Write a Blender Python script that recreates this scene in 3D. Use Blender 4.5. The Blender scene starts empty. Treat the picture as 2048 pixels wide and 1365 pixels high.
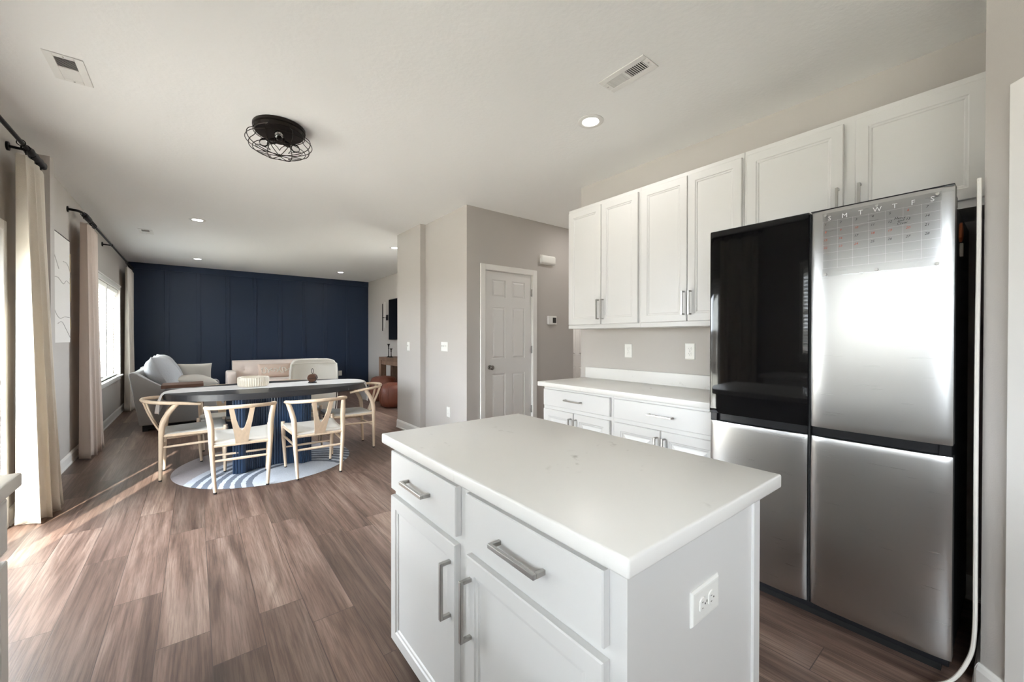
import bpy, bmesh, math, random
from mathutils import Vector, Matrix
random.seed(7)
SC = bpy.context.scene
COL = SC.collection
PI = math.pi

# ------------------------------------------------------------------ camera, world, sun, exposure
H = 2.74           # ceiling
CAM = (0.0, 0.0, 1.27)
FPX, YAW, PIT, ROL = 806.35, 0.666667, -6.8646e-3, 9.14e-4
cd = bpy.data.cameras.new('camera')
cam = bpy.data.objects.new('camera', cd)
COL.objects.link(cam)
cd.sensor_width = 36.0
cd.lens = FPX / 2048.0 * 36.0
cd.clip_start = 0.02
fw = Vector((math.sin(YAW) * math.cos(PIT), math.cos(YAW) * math.cos(PIT), math.sin(PIT)))
r0 = Vector((math.cos(YAW), -math.sin(YAW), 0))
u0 = r0.cross(fw)
rr = r0 * math.cos(ROL) + u0 * math.sin(ROL)
uu = -r0 * math.sin(ROL) + u0 * math.cos(ROL)
cam.matrix_world = Matrix(((rr.x, uu.x, -fw.x, CAM[0]), (rr.y, uu.y, -fw.y, CAM[1]), (rr.z, uu.z, -fw.z, CAM[2]), (0, 0, 0, 1)))
SC.camera = cam

SC.view_settings.view_transform = 'Standard'
SC.view_settings.look = 'None'
SC.view_settings.gamma = 1.0
SC.view_settings.use_curve_mapping = False
SC.view_settings.exposure = 0.56
SC.cycles.max_bounces = 14
SC.cycles.diffuse_bounces = 8
SC.cycles.glossy_bounces = 4
SC.cycles.transparent_max_bounces = 16
SC.cycles.sample_clamp_indirect = 6.0
SC.cycles.use_denoising = True
SC.cycles.caustics_reflective = False
SC.cycles.caustics_refractive = False

W = bpy.data.worlds.new('sky')
SC.world = W
W.use_nodes = True
wn = W.node_tree.nodes
bgn = wn['Background']
bgn.inputs['Color'].default_value = (0.87, 0.915, 1.0, 1)
bgn.inputs['Strength'].default_value = 26.0

AZ = math.radians(21.0)
EL = math.radians(35.0)
sd = bpy.data.lights.new('sun', 'SUN')
sd.energy = 34.0
sd.color = (1.0, 0.95, 0.87)
sd.angle = math.radians(0.6)
sun = bpy.data.objects.new('sun', sd)
COL.objects.link(sun)
sdir = Vector((math.sin(AZ) * math.cos(EL), math.cos(AZ) * math.cos(EL), -math.sin(EL)))
sun.rotation_euler = sdir.to_track_quat('-Z', 'Y').to_euler()

def portal(name, x, y0, y1, z0, z1):
    ld = bpy.data.lights.new(name, 'AREA')
    ld.shape = 'RECTANGLE'
    ld.size = y1 - y0
    ld.size_y = z1 - z0
    ld.cycles.is_portal = True
    o = bpy.data.objects.new(name, ld)
    COL.objects.link(o)
    o.location = (x, (y0 + y1) / 2, (z0 + z1) / 2)
    # light shines along local -Z -> +X world; local x -> world y
    o.rotation_euler = Matrix(((0, 0, -1), (1, 0, 0), (0, -1, 0))).to_euler()
    return o
portal('daylight_slider', -1.16, 2.45, 4.14, 0.0, 1.98)
portal('daylight_living', -1.16, 7.34, 9.36, 0.66, 2.06)
portal('daylight_kitchen', -1.16, 0.25, 1.40, 1.10, 2.04)
portal('daylight_added_sink', -1.16, -1.95, -.45, 1.10, 2.04)  # sky portal of the added window on the sink side
po = portal('daylight_added_front', 3.73, 5.75, 7.15, .7, 2.2)  # sky portal of the added window in the living room wall
po.rotation_euler = Matrix(((0, 0, 1), (1, 0, 0), (0, 1, 0))).to_euler()

DOWN_E = 3.0      # power of each recessed lamp (W)

# ------------------------------------------------------------------ materials
def lin(c):
    c = c / 255.0
    return c / 12.92 if c <= 0.04045 else ((c + 0.055) / 1.055) ** 2.4
def rgb(r, g, b):
    return (lin(r), lin(g), lin(b), 1.0)

class NT:
    def __init__(s, m):
        s.t = m.node_tree
    def n(s, typ, **kw):
        nd = s.t.nodes.new(typ)
        for k, v in kw.items():
            if k.startswith('i_'):
                nd.inputs[k[2:].replace('_', ' ')].default_value = v
            else:
                setattr(nd, k, v)
        return nd
    def l(s, a, b):
        s.t.links.new(a, b)
    def math(s, op, a, b=None, c=None):
        nd = s.t.nodes.new('ShaderNodeMath')
        nd.operation = op
        for i, v in enumerate((a, b, c)):
            if v is None:
                continue
            if hasattr(v, 'links'):
                s.l(v, nd.inputs[i])
            else:
                nd.inputs[i].default_value = v
        return nd.outputs[0]

MATS = {}
def mat(name, col, rough=0.5, metal=0.0, spec=0.5, bump=None, var=None, sheen=0.0, coat=0.0, aniso=None):
    """bump=(scale, strength[, stretch vec]); var=(scale, amount)"""
    m = bpy.data.materials.new(name)
    m.use_nodes = True
    b = m.node_tree.nodes['Principled BSDF']
    b.inputs['Base Color'].default_value = col
    b.inputs['Roughness'].default_value = rough
    b.inputs['Metallic'].default_value = metal
    b.inputs['Specular IOR Level'].default_value = spec
    if sheen:
        b.inputs['Sheen Weight'].default_value = sheen
    if coat:
        b.inputs['Coat Weight'].default_value = coat
        b.inputs['Coat Roughness'].default_value = 0.05
    t = NT(m)
    if bump or var:
        tc = t.n('ShaderNodeTexCoord')
    if bump:
        mp = t.n('ShaderNodeMapping')
        if len(bump) > 2:
            mp.inputs['Scale'].default_value = bump[2]
        t.l(tc.outputs['Object'], mp.inputs[0])
        nz = t.n('ShaderNodeTexNoise', i_Scale=bump[0], i_Detail=3.0)
        t.l(mp.outputs[0], nz.inputs['Vector'])
        bp = t.n('ShaderNodeBump', i_Strength=bump[1], i_Distance=0.01)
        t.l(nz.outputs[0], bp.inputs['Height'])
        t.l(bp.outputs[0], b.inputs['Normal'])
    if var:
        nz2 = t.n('ShaderNodeTexNoise', i_Scale=var[0], i_Detail=4.0)
        mp2 = t.n('ShaderNodeMapping')
        if len(var) > 2:
            mp2.inputs['Scale'].default_value = var[2]
        t.l(tc.outputs['Object'], mp2.inputs[0])
        t.l(mp2.outputs[0], nz2.inputs['Vector'])
        mx = t.n('ShaderNodeMixRGB', blend_type='MULTIPLY', i_Fac=1.0)
        mx.inputs[1].default_value = col
        rp = t.n('ShaderNodeValToRGB')
        a = var[1]
        rp.color_ramp.elements[0].color = (1 - a, 1 - a, 1 - a, 1)
        rp.color_ramp.elements[1].color = (1, 1, 1, 1)
        rp.color_ramp.elements[0].position = 0.3
        rp.color_ramp.elements[1].position = 0.7
        t.l(nz2.outputs[0], rp.inputs[0])
        t.l(rp.outputs[0], mx.inputs[2])
        t.l(mx.outputs[0], b.inputs['Base Color'])
    MATS[name] = m
    return m

M_WALL = mat('beige_wall_paint', rgb(188, 183, 178), 0.7, bump=(220, 0.06))
M_CEIL = mat('ceiling_paint', rgb(240, 240, 239), 0.85, bump=(45, 0.14))
M_BLUE = mat('navy_wall_paint', rgb(18, 37, 62), 0.5, bump=(150, 0.05))
M_TRIM = mat('white_trim_paint', rgb(234, 232, 228), 0.4)
M_DOOR = mat('white_door_paint', rgb(228, 226, 223), 0.45)
M_CAB = mat('white_cabinet_paint', rgb(218, 217, 215), 0.38)
M_NICK = mat('brushed_nickel', rgb(178, 176, 172), 0.3, 1.0)
M_KNOB = mat('aged_pewter', rgb(150, 147, 143), 0.25, 1.0)
M_BLACKM = mat('black_metal', rgb(26, 24, 23), 0.45, 0.6)
M_BRONZE = mat('dark_bronze', rgb(40, 34, 30), 0.4, 0.7)
M_PLAST = mat('white_plastic', rgb(238, 237, 232), 0.35)
M_SLOT = mat('dark_slot', rgb(50, 48, 45), 0.6)
M_VENT = mat('white_vent_enamel', rgb(228, 227, 224), 0.45)
M_VENTD = mat('vent_throat', rgb(95, 95, 92), 0.8)
M_WOODP = mat('pale_ash_wood', rgb(222, 200, 174), 0.45, var=(9, 0.12, (6, 6, 0.7)))
M_CORD = mat('paper_cord', rgb(226, 222, 214), 0.85, bump=(40, 0.5, (8, 8, 8)))
M_RUBBER = mat('black_rubber', rgb(18, 18, 18), 0.7)
M_TABLE = mat('black_stained_top', rgb(46, 46, 49), 0.33, var=(8, 0.25, (0.6, 6, 6)))
M_PED = mat('navy_fluted_base', rgb(27, 46, 70), 0.35)
M_RUNNER = mat('white_linen_runner', rgb(236, 235, 236), 0.9, bump=(160, 0.25))
M_CURT = mat('cream_curtain_linen', rgb(236, 229, 217), 0.95, bump=(90, 0.35, (1, 1, 5)), sheen=0.2)
M_CURT2 = mat('beige_curtain_linen', rgb(226, 213, 203), 0.95, bump=(90, 0.35, (1, 1, 5)), sheen=0.2)
M_CURT3 = mat('offwhite_curtain_linen', rgb(229, 223, 215), 0.95, bump=(90, 0.35, (1, 1, 5)), sheen=0.2)
M_GREYF = mat('grey_upholstery', rgb(154, 152, 150), 0.95, bump=(140, 0.3), sheen=0.3)
M_GREYC = mat('light_grey_cushion', rgb(168, 170, 173), 0.95, bump=(60, 0.3), sheen=0.3)
M_OATF = mat('oatmeal_linen', rgb(194, 189, 181), 0.95, bump=(140, 0.3))
M_PINKF = mat('blush_cream_upholstery', rgb(226, 211, 201), 0.95, bump=(140, 0.3), sheen=0.3)
M_BLUSH = mat('blush_pillow', rgb(214, 192, 176), 0.95, bump=(140, 0.3))
M_CREAMF = mat('ivory_upholstery', rgb(222, 218, 208), 0.95, bump=(140, 0.25), sheen=0.2)
M_WALNUT = mat('brown_wood', rgb(112, 82, 68), 0.5, var=(8, 0.3, (1, 10, 10)))
M_CONSOLE = mat('rustic_brown_wood', rgb(132, 104, 84), 0.65, var=(7, 0.35, (8, 1, 1)))
M_LEATH = mat('tan_leather', rgb(104, 55, 38), 0.45, bump=(18, 0.5))
M_TV = mat('black_screen_glass', rgb(6, 6, 7), 0.12)
M_TVB = mat('black_plastic', rgb(14, 14, 15), 0.45)
M_BOWL = mat('cream_ceramic', rgb(232, 224, 208), 0.5)
M_BASK = mat('brown_basket_wood', rgb(104, 70, 52), 0.6, var=(20, 0.4))
M_WIRE = mat('dark_wire', rgb(40, 33, 30), 0.5, 0.5)
M_ARTW = mat('white_art_plaster', rgb(224, 221, 217), 0.8, bump=(60, 0.15))
M_GOLD = mat('pale_gold_frame', rgb(196, 176, 140), 0.4, 0.6)
M_RELIEF = mat('grey_relief_line', rgb(190, 186, 182), 0.8)
M_BLACKG = mat('black_glass', rgb(5, 5, 6), 0.04, spec=0.4)
M_FSIDE = mat('fridge_side_black', rgb(20, 21, 26), 0.45)
M_FTRIM = mat('black_steel_trim', rgb(48, 48, 50), 0.3, 0.8)
M_CORDW = mat('white_cord', rgb(226, 222, 214), 0.5)
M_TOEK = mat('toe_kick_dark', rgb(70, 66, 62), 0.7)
M_GCTR = mat('grey_shaded_counter', rgb(222, 220, 216), 0.25)
M_LETW = mat('white_letter_vinyl', rgb(250, 250, 250), 0.6)
M_INKB = mat('black_ink', rgb(25, 25, 25), 0.6)
M_INKR = mat('orange_ink', rgb(196, 84, 38), 0.6)
M_MAGO = mat('orange_magnet', rgb(180, 96, 50), 0.5)
M_MAGW = mat('ivory_magnet', rgb(226, 214, 196), 0.4)
M_GRASS = mat('pale_bounce_lawn', rgb(176, 170, 156), 0.95, var=(3, 0.4))  # lawn coloured pale and neutral for the light it bounces indoors
M_PATIO = mat('patio_concrete', rgb(214, 208, 198), 0.9, var=(5, 0.15))  # patio coloured pale so that it bounces daylight up to the ceiling
M_FENCE = mat('weathered_fence', rgb(120, 112, 104), 0.9, var=(4, 0.3, (8, 8, 1)))
M_SIDING = mat('white_siding', rgb(226, 226, 222), 0.8)
M_ROOF = mat('grey_shingle', rgb(90, 88, 88), 0.9)
M_VINYL = mat('white_vinyl_frame', rgb(232, 233, 234), 0.4)

def emit(name, col, s):
    m = bpy.data.materials.new(name)
    m.use_nodes = True
    b = m.node_tree.nodes['Principled BSDF']
    b.inputs['Base Color'].default_value = (1, 1, 1, 1)
    b.inputs['Emission Color'].default_value = col
    b.inputs['Emission Strength'].default_value = s
    return m
M_LED = emit('lit_led_lens', (1, 0.97, 0.93, 1), 10.0)

def glass_mat(name, tint=(1, 1, 1, 1), fres=0.5):
    m = bpy.data.materials.new(name)
    m.use_nodes = True
    t = NT(m)
    m.node_tree.nodes.clear()
    out = t.n('ShaderNodeOutputMaterial')
    tr = t.n('ShaderNodeBsdfTransparent')
    tr.inputs[0].default_value = tint
    gl = t.n('ShaderNodeBsdfGlossy', i_Roughness=0.02)
    fr = t.n('ShaderNodeFresnel', i_IOR=1.45)
    mx = t.n('ShaderNodeMixShader')
    f = t.math('MULTIPLY', fr.outputs[0], fres)
    t.l(f, mx.inputs[0])
    t.l(tr.outputs[0], mx.inputs[1])
    t.l(gl.outputs[0], mx.inputs[2])
    t.l(mx.outputs[0], out.inputs[0])
    return m
M_GLASS = glass_mat('window_glass', (0.97, 0.99, 0.985, 1), 0.6)
M_BULB = glass_mat('clear_bulb_glass', (0.93, 0.93, 0.93, 1), 1.0)
M_ACRYL = glass_mat('clear_acrylic', (0.96, 0.96, 0.96, 1), 0.5)

def blind_mat():
    m = mat('white_blind_slat', rgb(240, 240, 238), 0.5)
    t = NT(m)
    b = m.node_tree.nodes['Principled BSDF']
    out = m.node_tree.nodes['Material Output']
    tl = t.n('ShaderNodeBsdfTranslucent')
    tl.inputs[0].default_value = (0.9, 0.9, 0.88, 1)
    mx = t.n('ShaderNodeMixShader', i_Fac=0.35)
    t.l(b.outputs[0], mx.inputs[1])
    t.l(tl.outputs[0], mx.inputs[2])
    t.l(mx.outputs[0], out.inputs[0])
    return m
M_BLIND = blind_mat()

def curtain_translucent(m, fac=0.25):
    t = NT(m)
    b = m.node_tree.nodes['Principled BSDF']
    out = m.node_tree.nodes['Material Output']
    tl = t.n('ShaderNodeBsdfTranslucent')
    tl.inputs[0].default_value = b.inputs['Base Color'].default_value
    mx = t.n('ShaderNodeMixShader', i_Fac=fac)
    t.l(b.outputs[0], mx.inputs[1])
    t.l(tl.outputs[0], mx.inputs[2])
    t.l(mx.outputs[0], out.inputs[0])
for _m in (M_CURT, M_CURT2, M_CURT3):
    curtain_translucent(_m)

def floor_mat():
    m = bpy.data.materials.new('vinyl_plank_floor')
    m.use_nodes = True
    t = NT(m)
    b = m.node_tree.nodes['Principled BSDF']
    tc = t.n('ShaderNodeTexCoord')
    sp = t.n('ShaderNodeSeparateXYZ')
    t.l(tc.outputs['Object'], sp.inputs[0])
    X, Y = sp.outputs[0], sp.outputs[1]
    PW, PL = 0.1795, 1.22
    xs = t.math('DIVIDE', t.math('ADD', X, -0.05 + 18 * PW), PW)
    row = t.math('FLOOR', xs)
    fx = t.math('SUBTRACT', xs, row)
    wn1 = t.n('ShaderNodeTexWhiteNoise', noise_dimensions='1D')
    t.l(row, wn1.inputs['W'])
    ys = t.math('ADD', t.math('DIVIDE', t.math('ADD', Y, 20.0), PL), t.math('MULTIPLY', wn1.outputs[0], 1.0))
    colm = t.math('FLOOR', ys)
    fy = t.math('SUBTRACT', ys, colm)
    cmb = t.n('ShaderNodeCombineXYZ')
    t.l(row, cmb.inputs[0]); t.l(colm, cmb.inputs[1])
    wn2 = t.n('ShaderNodeTexWhiteNoise', noise_dimensions='3D')
    t.l(cmb.outputs[0], wn2.inputs['Vector'])
    # grain coordinates, shifted per plank
    off = t.n('ShaderNodeVectorMath', operation='SCALE')
    off.inputs['Scale'].default_value = 37.0
    t.l(wn2.outputs['Color'], off.inputs[0])
    add = t.n('ShaderNodeVectorMath', operation='ADD')
    t.l(tc.outputs['Object'], add.inputs[0]); t.l(off.outputs[0], add.inputs[1])
    mp = t.n('ShaderNodeMapping')
    mp.inputs['Scale'].default_value = (10, 0.8, 1)
    t.l(add.outputs[0], mp.inputs[0])
    n1 = t.n('ShaderNodeTexNoise', i_Scale=1.0, i_Detail=4.0, i_Roughness=0.55, i_Distortion=0.6)
    t.l(mp.outputs[0], n1.inputs['Vector'])
    # cathedral figure: growth rings cut along the plank
    mpw = t.n('ShaderNodeMapping')
    mpw.inputs['Scale'].default_value = (7, 0.35, 1)
    t.l(add.outputs[0], mpw.inputs[0])
    wv = t.n('ShaderNodeTexNoise', i_Scale=1.0, i_Detail=1.5, i_Distortion=0.3)
    t.l(mpw.outputs[0], wv.inputs['Vector'])
    ring = t.math('FRACT', t.math('MULTIPLY', wv.outputs[0], 11.0))
    ring = t.math('ABSOLUTE', t.math('SUBTRACT', ring, 0.5))
    mpf = t.n('ShaderNodeMapping')
    mpf.inputs['Scale'].default_value = (170, 5, 1)
    t.l(add.outputs[0], mpf.inputs[0])
    n2 = t.n('ShaderNodeTexNoise', i_Scale=1.0, i_Detail=6.0, i_Roughness=0.65)
    t.l(mpf.outputs[0], n2.inputs['Vector'])
    rp = t.n('ShaderNodeValToRGB')
    e = rp.color_ramp.elements
    e[0].position = 0.3; e[0].color = rgb(86, 69, 61)
    e[1].position = 0.72; e[1].color = rgb(150, 132, 121)
    k = rp.color_ramp.elements.new(0.5); k.color = rgb(120, 100, 90)
    gsum = t.math('ADD', n1.outputs[0], t.math('MULTIPLY', t.math('SUBTRACT', ring, 0.25), 0.16))
    t.l(gsum, rp.inputs[0])
    rp2 = t.n('ShaderNodeValToRGB')
    e = rp2.color_ramp.elements
    e[0].position = 0.0; e[0].color = (0.58, 0.55, 0.53, 1)
    e[1].position = 1.0; e[1].color = (1.2, 1.17, 1.13, 1)
    k = rp2.color_ramp.elements.new(0.45); k.color = (0.92, 0.87, 0.85, 1)
    t.l(wn2.outputs[0], rp2.inputs[0])
    mx = t.n('ShaderNodeMixRGB', blend_type='MULTIPLY', i_Fac=1.0)
    t.l(rp.outputs[0], mx.inputs[1]); t.l(rp2.outputs[0], mx.inputs[2])
    rp3 = t.n('ShaderNodeValToRGB')
    e = rp3.color_ramp.elements
    e[0].position = 0.40; e[0].color = (0.70, 0.67, 0.66, 1)
    e[1].position = 0.56; e[1].color = (1.03, 1.03, 1.03, 1)
    t.l(n2.outputs[0], rp3.inputs[0])
    mx2 = t.n('ShaderNodeMixRGB', blend_type='MULTIPLY', i_Fac=1.0)
    line = t.math('SUBTRACT', 1.0, t.math('MULTIPLY', t.math('MAXIMUM', t.math('SUBTRACT', 1.0, t.math('MULTIPLY', ring, 4.0)), 0.0), 0.13))
    mxl = t.n('ShaderNodeMixRGB', blend_type='MULTIPLY', i_Fac=1.0)
    t.l(mx.outputs[0], mxl.inputs[1]); t.l(line, mxl.inputs[2])
    t.l(mxl.outputs[0], mx2.inputs[1]); t.l(rp3.outputs[0], mx2.inputs[2])
    # seams
    ex = t.math('MINIMUM', fx, t.math('SUBTRACT', 1.0, fx))
    ey = t.math('MINIMUM', fy, t.math('SUBTRACT', 1.0, fy))
    sx = t.math('LESS_THAN', ex, 0.009)
    sy = t.math('LESS_THAN', ey, 0.0014)
    seam = t.math('MAXIMUM', sx, sy)
    mx3 = t.n('ShaderNodeMixRGB', blend_type='MIX')
    mx3.inputs[2].default_value = rgb(70, 56, 50)
    t.l(t.math('MULTIPLY', seam, 0.92), mx3.inputs[0])
    t.l(mx2.outputs[0], mx3.inputs[1])
    t.l(mx3.outputs[0], b.inputs['Base Color'])
    b.inputs['Roughness'].default_value = 0.36
    b.inputs['Specular IOR Level'].default_value = 0.5
    hgt = t.math('SUBTRACT', t.math('MULTIPLY', n2.outputs[0], 0.5), t.math('MULTIPLY', seam, 1.0))
    bp = t.n('ShaderNodeBump', i_Strength=0.25, i_Distance=0.003)
    t.l(hgt, bp.inputs['Height'])
    t.l(bp.outputs[0], b.inputs['Normal'])
    return m
M_FLOOR = floor_mat()

def quartz_mat():
    m = bpy.data.materials.new('white_quartz')
    m.use_nodes = True
    t = NT(m)
    b = m.node_tree.nodes['Principled BSDF']
    tc = t.n('ShaderNodeTexCoord')
    nz = t.n('ShaderNodeTexNoise', i_Scale=4.2, i_Detail=3.0, i_Distortion=0.6)
    t.l(tc.outputs['Object'], nz.inputs['Vector'])
    d = t.math('ABSOLUTE', t.math('SUBTRACT', nz.outputs[0], 0.5))
    vein = t.math('SUBTRACT', 1.0, t.math('MULTIPLY', d, 42.0))
    vein = t.math('MAXIMUM', vein, 0.0)
    nz2 = t.n('ShaderNodeTexNoise', i_Scale=26.0, i_Detail=4.0)
    t.l(tc.outputs['Object'], nz2.inputs['Vector'])
    br = t.math('MAXIMUM', t.math('MULTIPLY', t.math('SUBTRACT', nz2.outputs[0], 0.54), 7.0), 0.0)
    nz3 = t.n('ShaderNodeTexNoise', i_Scale=3.0, i_Detail=1.0)
    t.l(tc.outputs['Object'], nz3.inputs['Vector'])
    patch = t.math('MAXIMUM', t.math('MULTIPLY', t.math('SUBTRACT', nz3.outputs[0], 0.5), 6.0), 0.0)
    f = t.math('MULTIPLY', t.math('MULTIPLY', vein, br), patch)
    f = t.math('MINIMUM', t.math('MULTIPLY', f, 0.8), 0.55)
    mx = t.n('ShaderNodeMixRGB')
    mx.inputs[1].default_value = rgb(232, 230, 226)
    mx.inputs[2].default_value = rgb(150, 144, 134)
    t.l(f, mx.inputs[0])
    t.l(mx.outputs[0], b.inputs['Base Color'])
    b.inputs['Roughness'].default_value = 0.3
    b.inputs['Specular IOR Level'].default_value = 0.3
    return m
M_QUARTZ = quartz_mat()

def steel_mat():
    m = bpy.data.materials.new('brushed_stainless')
    m.use_nodes = True
    t = NT(m)
    b = m.node_tree.nodes['Principled BSDF']
    b.inputs['Base Color'].default_value = rgb(184, 183, 181)
    b.inputs['Metallic'].default_value = 1.0
    tc = t.n('ShaderNodeTexCoord')
    mp = t.n('ShaderNodeMapping')
    mp.inputs['Scale'].default_value = (6, 6, 420)
    t.l(tc.outputs['Object'], mp.inputs[0])
    nz = t.n('ShaderNodeTexNoise', i_Scale=1.0, i_Detail=3.0)
    t.l(mp.outputs[0], nz.inputs['Vector'])
    r = t.math('ADD', t.math('MULTIPLY', nz.outputs[0], 0.05), 0.26)
    t.l(r, b.inputs['Roughness'])
    b.inputs['Anisotropic'].default_value = 0.35
    tg = t.n('ShaderNodeTangent', direction_type='RADIAL', axis='Z')
    t.l(tg.outputs[0], b.inputs['Tangent'])
    bp = t.n('ShaderNodeBump', i_Strength=0.0, i_Distance=0.0002)
    t.l(nz.outputs[0], bp.inputs['Height'])
    return m
M_STEEL = steel_mat()

def rug_mat(cx, cy):
    m = bpy.data.materials.new('arched_rug_weave')
    m.use_nodes = True
    t = NT(m)
    b = m.node_tree.nodes['Principled BSDF']
    b.inputs['Roughness'].default_value = 0.95
    tc = t.n('ShaderNodeTexCoord')
    sp = t.n('ShaderNodeSeparateXYZ')
    t.l(tc.outputs['Object'], sp.inputs[0])
    nz = t.n('ShaderNodeTexNoise', i_Scale=26.0, i_Detail=3.0)
    t.l(tc.outputs['Object'], nz.inputs['Vector'])
    wob = t.math('MULTIPLY', t.math('SUBTRACT', nz.outputs[0], 0.5), 0.02)
    dx = t.math('SUBTRACT', sp.outputs[0], 0.78 - cx)
    dy = t.math('DIVIDE', t.math('SUBTRACT', sp.outputs[1], 4.12 - cy), 1.13)
    d = t.math('SQRT', t.math('ADD', t.math('MULTIPLY', dx, dx), t.math('MULTIPLY', dy, dy)))
    d = t.math('ADD', d, wob)
    rp = t.n('ShaderNodeValToRGB')
    rp.color_ramp.interpolation = 'CONSTANT'
    lt, dk = rgb(206, 214, 226), rgb(92, 104, 124)
    e = rp.color_ramp.elements
    e[0].position = 0.0; e[0].color = lt
    e[1].position = 0.39; e[1].color = dk
    pos = 0.39
    for k in range(5):
        for w, c in ((0.046, lt), (0.034, dk)):
            pos += w
            q = rp.color_ramp.elements.new(pos); q.color = c
    q = rp.color_ramp.elements.new(pos + 0.046); q.color = lt
    q = rp.color_ramp.elements.new(pos + 0.12); q.color = rgb(170, 164, 168)
    t.l(d, rp.inputs[0])
    n2 = t.n('ShaderNodeTexNoise', i_Scale=160.0, i_Detail=2.0)
    t.l(tc.outputs['Object'], n2.inputs['Vector'])
    mx = t.n('ShaderNodeMixRGB', blend_type='MULTIPLY', i_Fac=0.5)
    t.l(rp.outputs[0], mx.inputs[1]); t.l(n2.outputs[0], mx.inputs[2])
    hs = t.n('ShaderNodeBrightContrast', i_Bright=0.08)
    t.l(mx.outputs[0], hs.inputs[0])
    t.l(hs.outputs[0], b.inputs['Base Color'])
    bp = t.n('ShaderNodeBump', i_Strength=0.4, i_Distance=0.004)
    t.l(n2.outputs[0], bp.inputs['Height'])
    t.l(bp.outputs[0], b.inputs['Normal'])
    return m

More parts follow.
